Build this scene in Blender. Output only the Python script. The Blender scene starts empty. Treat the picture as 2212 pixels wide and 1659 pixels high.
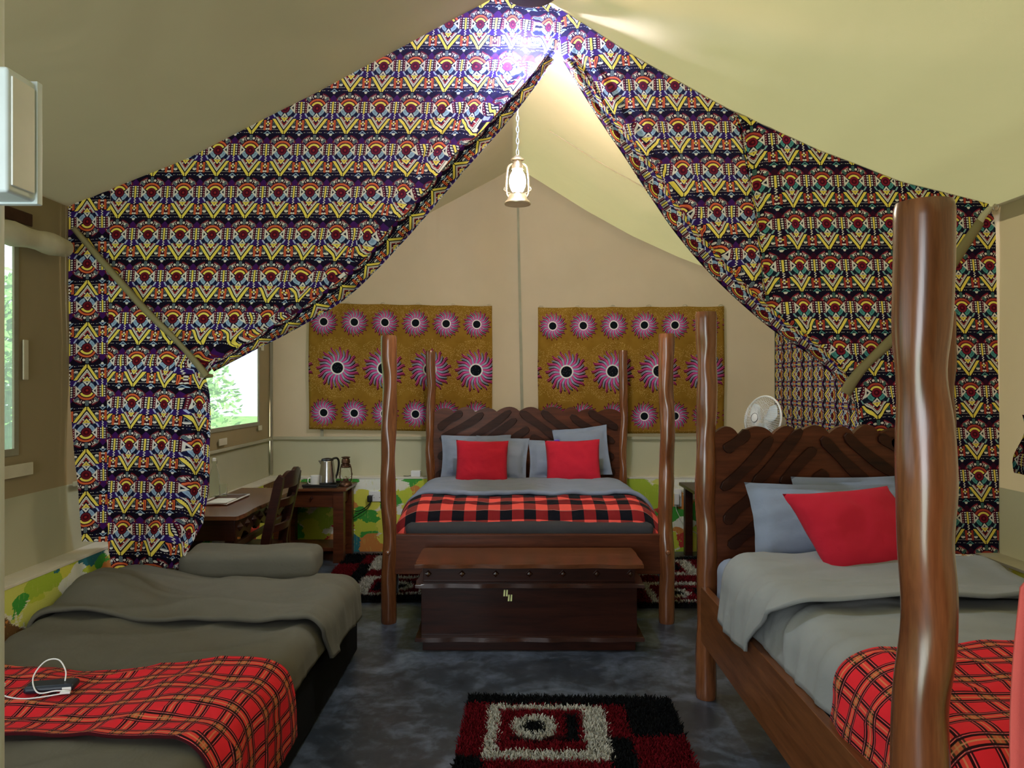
import bpy, bmesh, math, random
from mathutils import Vector, Matrix, Euler, noise
C = bpy.context.scene.collection
SC = bpy.context.scene
random.seed(7)
PI = math.pi
# ------------------------------------------------------------------ camera
H, F, CX, CY = 1.59, 1600.0, 1106.0, 829.5
cam_d = bpy.data.cameras.new('camera'); cam = bpy.data.objects.new('camera', cam_d); C.objects.link(cam)
cam.location = (0, 0, H); cam.rotation_euler = (PI/2, 0, 0)
cam_d.sensor_fit = 'HORIZONTAL'; cam_d.sensor_width = 36.0; cam_d.lens = 36.0*F/2212.0
cam_d.clip_start = 0.05; cam_d.clip_end = 200
SC.camera = cam
# ------------------------------------------------------------------ light
SC.view_settings.view_transform = 'Standard'; SC.view_settings.look = 'None'
SC.view_settings.gamma = 1.0; SC.view_settings.use_curve_mapping = False
SC.view_settings.exposure = 0.58
w = bpy.data.worlds.new('world'); SC.world = w; w.use_nodes = True
bg = w.node_tree.nodes['Background']; bg.inputs[0].default_value = (0.80, 0.90, 1.0, 1); bg.inputs[1].default_value = 1.6
def lamp(name, kind, loc, energy, color=(1, 1, 1), rot=None, **kw):
    d = bpy.data.lights.new(name, kind); d.energy = energy; d.color = color
    for k, v in kw.items(): setattr(d, k, v)
    o = bpy.data.objects.new(name, d); o.location = loc
    if rot: o.rotation_euler = rot
    C.objects.link(o); return o
sd = Vector((math.cos(math.radians(23))*0.97, math.cos(math.radians(23))*0.25, math.sin(math.radians(23))))   # towards the sun: from the right, a little behind the tent
lamp('sun', 'SUN', (9, 3, 7), 23.0, (1.0, 0.95, 0.84), sd.to_track_quat('Z', 'Y').to_euler(), angle=0.03)
# daylight entering by the open tent door behind the camera
lamp('door_daylight', 'AREA', (-1.15, -1.15, 1.35), 38.0, (0.92, 0.97, 1.0), (PI/2, 0, 0), shape='RECTANGLE', size=1.4, size_y=2.2)


SC.cycles.use_denoising = True
SC.cycles.max_bounces = 8; SC.cycles.diffuse_bounces = 4; SC.cycles.glossy_bounces = 3
SC.cycles.transmission_bounces = 6; SC.cycles.transparent_max_bounces = 8
SC.cycles.caustics_reflective = False; SC.cycles.caustics_refractive = False
SC.cycles.sample_clamp_indirect = 6.0

def P(px, py, Y): return Vector(((px-CX)*Y/F, Y, H-(py-CY)*Y/F))
def PX(px, Y): return (px-CX)*Y/F
def PZ(py, Y): return H-(py-CY)*Y/F
def lerp(a, b, t): return a+(b-a)*t
def clamp(x, a=0.0, b=1.0): return max(a, min(b, x))
def smooth(t): t = clamp(t); return t*t*(3-2*t)
def pw(pts, x):
    if x <= pts[0][0]: return pts[0][1]
    for (a, b), (c, d) in zip(pts, pts[1:]):
        if x <= c: return b+(d-b)*(x-a)/(c-a)
    return pts[-1][1]
def nz(*p): return noise.noise(Vector(p))

# ------------------------------------------------------------------ node maths
class S:
    def __init__(s, nt, k): s.nt = nt; s.k = k
    def __add__(a, b): return mth(a.nt, 'ADD', a, b)
    def __radd__(a, b): return mth(a.nt, 'ADD', b, a)
    def __sub__(a, b): return mth(a.nt, 'SUBTRACT', a, b)
    def __rsub__(a, b): return mth(a.nt, 'SUBTRACT', b, a)
    def __mul__(a, b): return mth(a.nt, 'MULTIPLY', a, b)
    def __rmul__(a, b): return mth(a.nt, 'MULTIPLY', b, a)
    def __truediv__(a, b): return mth(a.nt, 'DIVIDE', a, b)
    def __lt__(a, b): return mth(a.nt, 'LESS_THAN', a, b)
    def __gt__(a, b): return mth(a.nt, 'GREATER_THAN', a, b)
    def __and__(a, b): return mth(a.nt, 'MULTIPLY', a, b)
    def __or__(a, b): return mth(a.nt, 'MAXIMUM', a, b)
    def inv(a): return mth(a.nt, 'SUBTRACT', 1.0, a)
    def abs(a): return mth(a.nt, 'ABSOLUTE', a)
    def sin(a): return mth(a.nt, 'SINE', a)
    def fr(a): return mth(a.nt, 'FRACT', a)
    def floor(a): return mth(a.nt, 'FLOOR', a)
    def sqrt(a): return mth(a.nt, 'SQRT', a)
def mth(nt, op, *args):
    n = nt.nodes.new('ShaderNodeMath'); n.operation = op
    for i, a in enumerate(args):
        if isinstance(a, S): nt.links.new(a.k, n.inputs[i])
        else: n.inputs[i].default_value = float(a)
    return S(nt, n.outputs[0])
def atan2(a, b): return mth(a.nt, 'ARCTAN2', a, b)
def btw(x, a, b): return (x > a) & (x < b)
def hyp(x, y): return (x*x+y*y).sqrt()
class Mat:
    def __init__(m, name, rough=0.7, spec=0.3):
        m.m = bpy.data.materials.new(name); m.m.use_nodes = True; m.nt = m.m.node_tree
        m.b = m.nt.nodes['Principled BSDF']; m.out = m.nt.nodes['Material Output']
        m.b.inputs['Roughness'].default_value = rough; m.b.inputs['Specular IOR Level'].default_value = spec
    def coord(m, kind='UV', scale=(1, 1, 1), rot=(0, 0, 0)):
        tc = m.nt.nodes.new('ShaderNodeTexCoord'); mp = m.nt.nodes.new('ShaderNodeMapping')
        mp.inputs['Scale'].default_value = scale; mp.inputs['Rotation'].default_value = rot
        m.nt.links.new(tc.outputs[kind], mp.inputs[0]); return mp.outputs[0]
    def xyz(m, sock):
        n = m.nt.nodes.new('ShaderNodeSeparateXYZ'); m.nt.links.new(sock, n.inputs[0])
        return [S(m.nt, o) for o in n.outputs]
    def vec(m, x, y, z=0.0):
        n = m.nt.nodes.new('ShaderNodeCombineXYZ')
        for i, a in enumerate((x, y, z)):
            if isinstance(a, S): m.nt.links.new(a.k, n.inputs[i])
            else: n.inputs[i].default_value = a
        return n.outputs[0]
    def rgb(m, c):
        n = m.nt.nodes.new('ShaderNodeRGB'); n.outputs[0].default_value = (*c, 1); return n.outputs[0]
    def mix(m, f, a, b, mode='MIX'):
        n = m.nt.nodes.new('ShaderNodeMix'); n.data_type = 'RGBA'; n.blend_type = mode
        if isinstance(f, S): m.nt.links.new(f.k, n.inputs[0])
        else: n.inputs[0].default_value = f
        for s, i in ((a, 6), (b, 7)):
            if isinstance(s, tuple): n.inputs[i].default_value = (*s, 1)
            else: m.nt.links.new(s, n.inputs[i])
        return n.outputs[2]
    def noise(m, sock, scale, detail=3, rough=0.55, dist=0.0):
        n = m.nt.nodes.new('ShaderNodeTexNoise'); n.inputs['Scale'].default_value = scale
        n.inputs['Detail'].default_value = detail; n.inputs['Roughness'].default_value = rough
        n.inputs['Distortion'].default_value = dist
        if sock: m.nt.links.new(sock, n.inputs['Vector'])
        return S(m.nt, n.outputs['Fac'])
    def voro(m, sock, scale, feature='F1', out='Distance', metric='EUCLIDEAN', rnd=1.0):
        n = m.nt.nodes.new('ShaderNodeTexVoronoi'); n.feature = feature; n.inputs['Scale'].default_value = scale
        n.distance = metric; n.inputs['Randomness'].default_value = rnd
        if sock: m.nt.links.new(sock, n.inputs['Vector'])
        return n.outputs[out]
    def ramp(m, f, stops, interp='LINEAR'):
        n = m.nt.nodes.new('ShaderNodeValToRGB'); r = n.color_ramp; r.interpolation = interp
        while len(r.elements) < len(stops): r.elements.new(0.5)
        for e, (p, c) in zip(r.elements, stops): e.position = p; e.color = (*c, 1)
        m.nt.links.new(f.k if isinstance(f, S) else f, n.inputs[0]); return n.outputs[0]
    def col(m, sock):
        if isinstance(sock, tuple): m.b.inputs['Base Color'].default_value = (*sock, 1)
        else: m.nt.links.new(sock, m.b.inputs['Base Color'])
        return m
    def bump(m, h, strength=0.2, dist=0.01):
        n = m.nt.nodes.new('ShaderNodeBump'); n.inputs['Strength'].default_value = strength
        n.inputs['Distance'].default_value = dist
        m.nt.links.new(h.k, n.inputs['Height']); m.nt.links.new(n.outputs[0], m.b.inputs['Normal']); m.bn = n
        return m
    def translucent(m, colsock, fac):
        t = m.nt.nodes.new('ShaderNodeBsdfTranslucent'); mx = m.nt.nodes.new('ShaderNodeMixShader')
        if isinstance(colsock, tuple): t.inputs[0].default_value = (*colsock, 1)
        else: m.nt.links.new(colsock, t.inputs[0])
        mx.inputs[0].default_value = fac
        m.nt.links.new(m.b.outputs[0], mx.inputs[1]); m.nt.links.new(t.outputs[0], mx.inputs[2])
        m.nt.links.new(mx.outputs[0], m.out.inputs[0]); return m

# ------------------------------------------------------------------ materials
def plain(name, c, rough=0.5, spec=0.4, metal=0.0, var=0.12, scale=14):
    m = Mat(name, rough, spec); m.b.inputs['Metallic'].default_value = metal
    n = m.noise(m.coord('Object'), scale)
    d = tuple(x*(1-var) for x in c); l = tuple(min(1, x*(1+var)) for x in c)
    m.col(m.ramp(n, [(0.3, d), (0.7, l)])); return m.m
def wood(name, dark, light, axis='Z', rough=0.28, coat=0.08):
    m = Mat(name, rough, 0.5 if coat > 0.5 else 0.2)
    sc = {'X': (1.2, 14, 14), 'Y': (14, 1.2, 14), 'Z': (14, 14, 1.2)}[axis]
    co = m.coord('Object', sc)
    n = m.noise(co, 1.6, 5, 0.6, 0.8); g = m.noise(m.coord('Object', tuple(4*s for s in sc)), 2.0, 2)
    f = n*0.75+g*0.25
    m.col(m.ramp(f, [(0.3, dark), (0.7, light)]))
    m.b.inputs['Coat Weight'].default_value = coat; m.b.inputs['Coat Roughness'].default_value = 0.24
    m.bump(g, 0.08, 0.003); return m.m
def cloth(name, c, var=0.1, rough=0.9, weave=900, trans=0.0):
    m = Mat(name, rough, 0.15); co = m.coord('Object')
    n = m.noise(co, 5, 3); wv = m.noise(co, weave, 1)
    m.col(m.ramp(n, [(0.3, tuple(x*(1-var) for x in c)), (0.7, tuple(x*(1+var) for x in c))]))
    m.b.inputs['Sheen Weight'].default_value = 0.03
    big = m.noise(co, 9, 3, 0.6, 0.6)
    m.bump(big*0.8+wv*0.08, 0.35, 0.02)
    if trans: m.translucent(c, trans)
    return m.m
def canvas(name, c, trans, tcol, wr=0.25):
    m = Mat(name, 0.85, 0.15); co = m.coord('Object')
    n = m.noise(co, 1.3, 4); wv = m.noise(co, 700, 1)
    m.col(m.ramp(n, [(0.25, tuple(x*0.93 for x in c)), (0.75, tuple(x*1.06 for x in c))]))
    big = m.noise(m.coord('Object', (1.0, 0.7, 0.5)), 1.6, 3, 0.5, 0.8)
    m.bump(big+wv*0.01, wr, 0.12)
    m.translucent(tcol, trans); return m.m
M = {}
M['roof'] = canvas('roof_canvas', (0.56, 0.415, 0.28), 0.078, (0.45, 0.46, 0.23))
M['wallc'] = canvas('wall_canvas', (0.43, 0.335, 0.245), 0.04, (0.50, 0.40, 0.22))
M['band'] = canvas('band_canvas', (0.42, 0.40, 0.28), 0.02, (0.4, 0.36, 0.2))
M['side'] = canvas('side_canvas', (0.31, 0.23, 0.125), 0.025, (0.45, 0.36, 0.2))
M['webbing'] = cloth('webbing', (0.30, 0.28, 0.20))
M['strap'] = cloth('canvas_strap', (0.26, 0.22, 0.11))
M['cream'] = cloth('cream_cloth', (0.62, 0.57, 0.42))
M['wood'] = wood('dark_wood', (0.012, 0.003, 0.0018), (0.045, 0.011, 0.0055), 'X', 0.34, 0.04)
M['woody'] = wood('dark_wood_long', (0.014, 0.004, 0.0025), (0.055, 0.016, 0.008), 'Y', 0.3)
M['wood_lid'] = wood('lid_wood', (0.060, 0.020, 0.009), (0.18, 0.062, 0.024), 'X', 0.26)
M['post'] = wood('post_wood', (0.085, 0.026, 0.009), (0.29, 0.10, 0.034), 'Z', 0.22, 0.7)
M['edge'] = wood('polished_edge_wood', (0.020, 0.006, 0.0035), (0.070, 0.021, 0.010), 'X', 0.2, 0.8)
M['rail'] = wood('rail_wood', (0.075, 0.024, 0.008), (0.22, 0.08, 0.028), 'Y', 0.32)
M['board'] = wood('board_wood', (0.045, 0.012, 0.005), (0.125, 0.034, 0.013), 'X', 0.38)
M['slat'] = wood('slat_wood', (0.014, 0.0045, 0.0025), (0.050, 0.014, 0.006), 'X', 0.42, 0.0)
M['grey'] = cloth('grey_linen_cool_tint', (0.235, 0.275, 0.365), 0.05)  # grey linen with the ridge bulb's cool blue put into its colour
M['grey_l'] = cloth('grey_linen_warm', (0.125, 0.116, 0.090), 0.05)
M['grey_r'] = cloth('grey_linen_right', (0.265, 0.275, 0.275), 0.05)
M['dkgrey'] = cloth('dark_sheet', (0.045, 0.045, 0.05))
M['red'] = cloth('red_cotton', (0.50, 0.016, 0.036), 0.05)
M['salmon'] = cloth('salmon_cloth', (0.72, 0.13, 0.11), 0.05)
M['black'] = plain('black_fabric', (0.006, 0.006, 0.006), 0.9, 0.1)
M['blackp'] = plain('black_plastic', (0.010, 0.010, 0.011), 0.35, 0.5)
M['navy'] = plain('navy_plastic', (0.012, 0.018, 0.032), 0.35, 0.5)
M['white'] = plain('white_plastic', (0.80, 0.80, 0.80), 0.35, 0.5, var=0.03)
M['violet'] = plain('violet_glow_colour', (0.14, 0.05, 0.6), 0.4)
M['steel'] = plain('brushed_steel', (0.55, 0.54, 0.52), 0.24, 0.5, 1.0, 0.06)
M['brass'] = plain('brass', (0.80, 0.70, 0.35), 0.3, 0.5, 1.0, 0.1)
M['pale_brass'] = plain('pale_brass', (0.85, 0.9, 0.42), 0.45, 0.5, 0.0, 0.08)
M['bronze'] = plain('aged_bronze', (0.10, 0.048, 0.028), 0.35, 0.5, 0.8, 0.2)
M['tin'] = plain('lantern_tin', (0.55, 0.47, 0.36), 0.3, 0.5, 0.9, 0.1)
M['chain'] = plain('chain_steel', (0.6, 0.64, 0.72), 0.3, 0.5, 0.9, 0.05)
M['shade'] = plain('brown_shade', (0.09, 0.055, 0.03), 0.5, 0.4)
M['sill'] = plain('white_sill_paint', (0.70, 0.66, 0.56), 0.7, 0.2, var=0.08, scale=6)
M['ceramic'] = plain('white_ceramic', (0.82, 0.82, 0.80), 0.2, 0.5, var=0.02)
M['paper'] = plain('paper', (0.78, 0.78, 0.72), 0.9, 0.1, var=0.04)
M['frost'] = plain('frosted_plastic', (0.66, 0.74, 0.80), 0.4, 0.5, var=0.03)
M['pole'] = plain('pale_pole_paint', (0.75, 0.78, 0.75), 0.5, 0.3, var=0.04)
M['earth'] = plain('outside_grass', (0.10, 0.22, 0.05), 0.95, 0.1, var=0.4, scale=2)
M['leaf'] = plain('leaf_green', (0.11, 0.27, 0.07), 0.7, 0.3, var=0.4, scale=5)
def glass(name):
    m = Mat(name, 0.02, 0.5); m.b.inputs['Transmission Weight'].default_value = 1.0
    m.b.inputs['IOR'].default_value = 1.12; m.col((0.93, 0.97, 0.95)); return m.m
M['glass'] = glass('clear_glass')
def emit(name, c, st):
    m = Mat(name); m.col(c); m.b.inputs['Emission Color'].default_value = (*c, 1); m.b.inputs['Emission Strength'].default_value = st; return m.m
M['lantern_glow'] = emit('lit_lantern_glass', (1.0, 0.84, 0.62), 240.0)
M['bulb'] = emit('lit_bulb', (0.70, 0.83, 1.0), 1300.0)
def net():
    m = Mat('window_netting', 0.9, 0.1); x, y, z = m.xyz(m.coord('Object'))
    t = m.nt.nodes.new('ShaderNodeBsdfTransparent'); mx = m.nt.nodes.new('ShaderNodeMixShader')
    n = m.noise(m.coord('Object', (1, 30, 3)), 6, 2)
    f = n*0.35+0.30
    m.col((0.80, 0.86, 0.80)); m.translucent((0.80, 0.88, 0.80), 0.6)
    prev = m.out.inputs[0].links[0].from_socket
    m.nt.links.new(f.k, mx.inputs[0]); m.nt.links.new(t.outputs[0], mx.inputs[1]); m.nt.links.new(prev, mx.inputs[2])
    m.nt.links.new(mx.outputs[0], m.out.inputs[0]); return m.m
M['net'] = net()
def floor_mat():
    m = Mat('polished_concrete', 0.22, 0.5); co = m.coord('Object')
    n = m.noise(co, 2.2, 6, 0.62, 1.2); f = m.noise(co, 14, 5, 0.65, 0.6)
    v = n*0.65+f*0.35
    m.col(m.ramp(v, [(0.30, (0.009, 0.011, 0.015)), (0.47, (0.026, 0.033, 0.046)), (0.58, (0.085, 0.105, 0.145)), (0.72, (0.19, 0.23, 0.30))]))
    r = m.noise(co, 6, 4); m.nt.links.new((r*0.35+0.2).k, m.b.inputs['Roughness'])
    m.bump(f, 0.12, 0.004); return m.m
M['floor'] = floor_mat()
def mural():
    m = Mat('brush_stroke_paint', 0.75, 0.2); co = m.coord('Object')
    x, y, z = m.xyz(co)
    wob = m.noise(co, 9, 4, 0.7); wob2 = m.noise(m.coord('Object', (1, 1, 7)), 7, 3, 0.7)
    v = m.vec(x*0.8+wob*0.10+wob2*0.05, y*0.8+wob*0.10, z*1.15+wob*0.05)
    n1 = m.voro(v, 5.5, 'F1', 'Color', 'MANHATTAN', 0.9)
    r = m.xyz(n1)[0]
    pal = [(0.0, (0.55, 0.62, 0.06)), (0.16, (0.06, 0.34, 0.05)), (0.30, (0.72, 0.70, 0.10)), (0.42, (0.62, 0.24, 0.06)), (0.53, (0.40, 0.55, 0.05)),
           (0.64, (0.82, 0.83, 0.74)), (0.72, (0.50, 0.05, 0.04)), (0.79, (0.03, 0.18, 0.22)), (0.85, (0.16, 0.08, 0.03)), (0.90, (0.66, 0.68, 0.15)), (0.96, (0.70, 0.30, 0.10))]
    c = m.ramp(r, pal, 'CONSTANT')
    br = m.noise(m.coord('Object', (3, 3, 40)), 6, 3, 0.7)
    d = S(m.nt, m.voro(v, 5.5, 'F1', 'Distance', 'MANHATTAN', 0.9))
    white = ((br*0.55+d*1.1) > 1.42)
    c = m.mix(white, c, (0.80, 0.78, 0.66))
    br2 = m.noise(m.coord('Object', (30, 30, 4)), 3, 3, 0.7)
    c = m.mix((br2 > 0.62)*0.5, c, (0.62, 0.64, 0.14))
    m.col(c); m.bump(br, 0.3, 0.004); return m.m
M['mural'] = mural()

def tribal(name, pal):
    """printed cotton: eyes, rainbows, chevrons; UV unit = one repeat wide, 1.317 high"""
    m = Mat(name, 0.85, 0.15); nt = m.nt
    u, v, _ = m.xyz(m.coord('UV'))
    TH = 1.317
    x0 = (u+0.5).fr()-0.5
    y = (v/TH+0.8/TH).fr()*TH-0.8
    ax = x0.abs(); e = (0.5-ax)           # e: distance from the in-between column
    r = hyp(ax, y); th = atan2(ax, y)       # th 0 = up, pi = down
    BK = (0.006, 0.004, 0.010)
    W, YL, OR, DR, LB, NV, PU, GY, RD = (pal[k] for k in ('w', 'y', 'o', 'd', 'b', 'n', 'p', 'g', 'r'))
    c = m.rgb(BK)
    def put(mask, colr):
        nonlocal c; c = m.mix(mask, c, colr)
    put(btw(y, 0.12, 0.42) & (e < (0.43-y)*0.9), PU)
    put(btw(y, -0.34, -0.14) & (e < 0.26), pal['q'])
    put(btw(r, 0.425, 0.50) & btw(th, 0.30, 1.05), DR)
    put(btw(r, 0.437, 0.458) & btw(th, 0.34, 1.0) & ((th*11.0).fr() < 0.6), W)
    put(btw(r, 0.30, 0.37) & btw(th, 0.15, 1.0), (0.05, 0.006, 0.012))
    # radial bars
    put((ax < 0.042) & btw(y, 0.32, 0.48), GY); put((ax < 0.022) & btw(y, 0.345, 0.455), (0.05, 0.06, 0.07)); put((ax < 0.009) & btw(y, 0.36, 0.44), GY)
    a = (ax+y)*0.7071; b = (ax-y)*0.7071
    put((b.abs() < 0.042) & btw(a, 0.33, 0.48), GY); put((b.abs() < 0.02) & btw(a, 0.355, 0.455), (0.05, 0.06, 0.07)); put((b.abs() < 0.008) & btw(a, 0.37, 0.44), GY)
    put(hyp(ax-0.09, y-0.375) < 0.037, W); put(hyp(ax-0.235, y-0.33) < 0.033, W)
    put((((ax-0.165)-(y-0.34)*0.55).abs() < 0.010) & btw(y, 0.30, 0.39), W)
    # rainbow arcs
    up = th < 1.10
    put((r < 0.30) & up, OR); put((r < 0.255) & up, DR); put((r < 0.262) & btw(r, 0.24, 0.27) & up & ((th*9.0).fr() < 0.5), OR); put((r < 0.222) & up, BK); put((r < 0.208) & up, YL)
    # lower eye
    lo = btw(th, 1.75, 2.75)
    put((r < 0.37) & (th > 1.9), NV); put(btw(r, 0.29, 0.345) & lo & ((th*2.1).fr() < 0.35), (0.03, 0.04, 0.08))
    put(btw(r, 0.155, 0.265) & lo, LB); put(btw(r, 0.185, 0.235) & btw(th, 1.95, 2.5) & ((r*60.0).fr() < 0.45), pal['c'])
    put(btw(r, 0.375, 0.42) & btw(th, 1.98, 2.34), pal['l'])
    # side triangles
    t = (ax-0.148)/0.172
    tri = btw(t, 0.0, 1.0) & ((y-0.017).abs() < t*0.18); put(tri, W)
    t2 = (ax-0.205)/0.065; put(btw(t2, 0.0, 1.0) & ((y-0.017).abs() < t2*0.055), BK)
    put(r < 0.147, BK); put(r < 0.136, DR); put(r < 0.085, pal['e']); put(r < 0.035, RD)
    # chevrons
    d = ax-(y+0.81)*0.71
    vy = btw(y, -0.81, -0.33)
    put((y < -0.26) & (y > -0.70) & (d < -0.10), BK)
    put((y < -0.27) & (y > -0.75) & btw(d, -0.145, -0.108), W)
    put((y < -0.27) & (y > -0.68) & btw(d, -0.205, -0.155), W)
    zz = ((y*22.0).fr()-0.5).abs()*0.05
    put((y < -0.27) & (y > -0.68) & btw(d+zz, -0.225, -0.165), RD)
    put((y < -0.27) & (y > -0.68) & (d < -0.225), BK)
    put(hyp(ax-0.085, y+0.39) < 0.024, W)
    # diamond
    put(((y+0.287).abs()*0.82+ax) < 0.118, W)
    put((y < -0.287) & (((y+0.287).abs()*0.88+ax) < 0.115), YL)
    put((y > -0.262) & (((y+0.262)*0.9+ax) < 0.042), BK); put(btw(y, -0.292, -0.283) & (ax < 0.1), BK); put(hyp(ax, y+0.335) < 0.016, RD)
    put(vy & btw(d, -0.085, 0.045), BK)
    tooth = ((y*26.0).fr())*0.022
    put(vy & (d+tooth > -0.052) & (d < 0.033), YL)
    put((y < -0.66) & (ax < 0.011) & (y > -0.83), BK)
    # dashed rules
    out = d > 0.055
    put(btw(y, -0.672, -0.657) & out & ((u*26.0).fr() < 0.5) & (e > 0.12), W)
    put(btw(y, -0.766, -0.750) & out & ((u*17.0).fr() < 0.5) & (e > 0.14), W)
    put(btw(y, -0.79, -0.725) & out & (hyp(e-0.24, y+0.758) < 0.03), NV)
    # blob and small triangle beside the chevron
    put((out & ((e-0.20).abs() < 0.075) & btw(y, -0.63, -0.555)) & (hyp((e-0.20), (y+0.575)*1.3) < 0.06), W)
    put(out & btw(y, -0.545, -0.41) & (e > 0.155) & (e < 0.25) , GY)
    put(out & btw(y, -0.53, -0.425) & (e > 0.168) & (d > 0.072), BK)
    # orange bars and beads
    put((e < 0.135) & btw(y, -0.68, -0.375), (0.05, 0.006, 0.012))
    put(((e-0.095).abs() < 0.034) & btw(y, -0.685, -0.37), OR); put(((e-0.095).abs() < 0.007) & btw(y, -0.65, -0.40), DR)
    put(hyp(e, y+0.43) < 0.032, W); put(hyp(e, y+0.53) < 0.03, W); put((hyp((e-0.045), y+0.48) < 0.026), YL); put(((y+0.645).abs()*1.3+(e-0.03).abs() < 0.045), W)
    # small outlined triangle
    tt = (-0.695-y)/0.10
    put(btw(tt, -0.1, 1.15) & (e < tt*0.135+0.02), BK)
    put(btw(tt, 0.0, 1.0) & (e < tt*0.125), LB); put(btw(tt, 0.33, 0.84) & (e < tt*0.125-0.04), NV)
    put((y < -0.797) & (e < 0.03), W); put((y > 0.455) & ((e+(0.517-y)*0.5) < 0.055), W)
    # bead column beside the eye
    col_ = btw(y, -0.15, 0.20)
    put(col_ & (e < 0.185), BK); put(col_ & ((e-0.15).abs() < 0.032), (0.13, 0.009, 0.018))
    py_ = ((y*13.5).fr()-0.5)*0.074
    put(col_ & (hyp(e-0.15, py_) < 0.013), W); put(col_ & (hyp((e-0.07)*0.9, py_) < 0.025), W)
    put(btw(y, -0.17, 0.205) & (e < 0.026), YL)
    zz2 = (((y*13.0).fr()-0.5).abs()-0.25)*0.10
    xs = x0+0.5; xs = xs-(xs > 0.5)
    put(btw(y, -0.36, -0.18) & ((xs-zz2).abs() < 0.017), W)
    m.col(c)
    wv = m.noise(m.coord('UV'), 9, 3, 0.6, 0.5); m.b.inputs['Specular IOR Level'].default_value = 0.05; m.bump(wv, 0.25, 0.02)
    m.translucent(m.mix(0.10, c, (0.25, 0.22, 0.80)), 0.20)
    return m.m
PAL_B = dict(w=(0.84, 0.80, 0.74), y=(0.98, 0.80, 0.13), o=(0.82, 0.17, 0.055), d=(0.16, 0.012, 0.018), b=(0.36, 0.52, 0.72), n=(0.008, 0.010, 0.045), p=(0.055, 0.008, 0.11),
             q=(0.035, 0.012, 0.14), g=(0.20, 0.27, 0.30), r=(0.33, 0.025, 0.02), c=(0.1, 0.2, 0.35), l=(0.48, 0.56, 0.85), e=(0.07, 0.004, 0.008))
PAL_T = dict(PAL_B, o=(0.50, 0.075, 0.035), d=(0.24, 0.014, 0.025), b=(0.10, 0.36, 0.36), n=(0.006, 0.012, 0.020), p=(0.035, 0.003, 0.012), q=(0.010, 0.004, 0.018),
             g=(0.08, 0.22, 0.19), c=(0.02, 0.10, 0.10), l=(0.25, 0.48, 0.50), r=(0.24, 0.02, 0.02))
M['tribal'] = tribal('tribal_print_blue', PAL_B)
M['tribal_t'] = tribal('tribal_print_teal', PAL_T)

def suns():
    m = Mat('sunburst_print', 0.9, 0.1)
    u, v, _ = m.xyz(m.coord('UV'))              # metres from the top left corner, v downwards negative
    co = m.coord('UV')
    n = m.noise(co, 6, 3)
    c = m.ramp(n, [(0.3, (0.235, 0.122, 0.014)), (0.7, (0.315, 0.168, 0.022))])
    # speckles
    sp = S(m.nt, m.voro(m.coord('UV', (1, 1.5, 1)), 95, 'F1', 'Distance')) < 0.27
    kx = ((u-0.275)/0.440+0.5).floor(); bx = u-kx*0.440-0.275; by = v+0.617
    rr = hyp(bx, by)
    f = btw(rr, 0.16, 0.295) | (v > -0.14) | (v < -1.18)
    c = m.mix(sp & f, c, (0.62, 0.40, 0.13))
    def sun(c, dx, dy, ring, R, N):
        for (ox, oy, sh) in ((0.05*ring*2, -0.11*ring*2, True), (0, 0, False)):
            x = dx-ox; y = dy-oy; r = hyp(x, y); a = atan2(y, x)
            wv = ((r-ring)*(5.2/(R-ring))).sin()*0.10
            s = (a+wv)*(N/(2*PI)); k = s.fr(); odd = (s*0.5).fr() < 0.5
            t = (r-ring)/(R-ring)
            w_ = (k-0.5).abs()
            pink = odd & (t < 1.0) & (w_ < (0.52-0.38*t))
            grey = odd.inv() & (t < 0.80) & (w_ < (0.52-0.45*t))
            if sh:
                c = m.mix(pink, c, (0.10, 0.008, 0.02)); c = m.mix(grey, c, (0.012, 0.014, 0.02))
            else:
                split = (w_ < 0.10*t+0.03) & (t > 0.40)
                c = m.mix(pink, c, (0.70, 0.09, 0.33)); c = m.mix(pink & split, c, (0.16, 0.012, 0.04)); c = m.mix(grey, c, (0.36, 0.40, 0.55))
                c = m.mix(grey & split, c, (0.05, 0.06, 0.09))
        r = hyp(dx, dy)
        c = m.mix(r < ring, c, (0.85, 0.80, 0.78)); c = m.mix(r < ring*0.80, c, (0.006, 0.008, 0.012))
        return c
    c = sun(c, bx, by, 0.066, 0.205, 30)
    kx = ((u-0.14)/0.293+0.5).floor(); sx = u-kx*0.293-0.14
    sy = (v+0.612).abs()-0.437
    c = sun(c, sx, sy, 0.045, 0.135, 34)
    dots = S(m.nt, m.voro(co, 90, 'F1', 'Distance')) < 0.16
    c = m.mix(dots & (rr < 0.048), c, (0.22, 0.25, 0.27))
    m.col(c); m.bump(m.noise(co, 4, 3), 0.2, 0.03); m.translucent(c, 0.2); return m.m
M['suns'] = suns()

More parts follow.
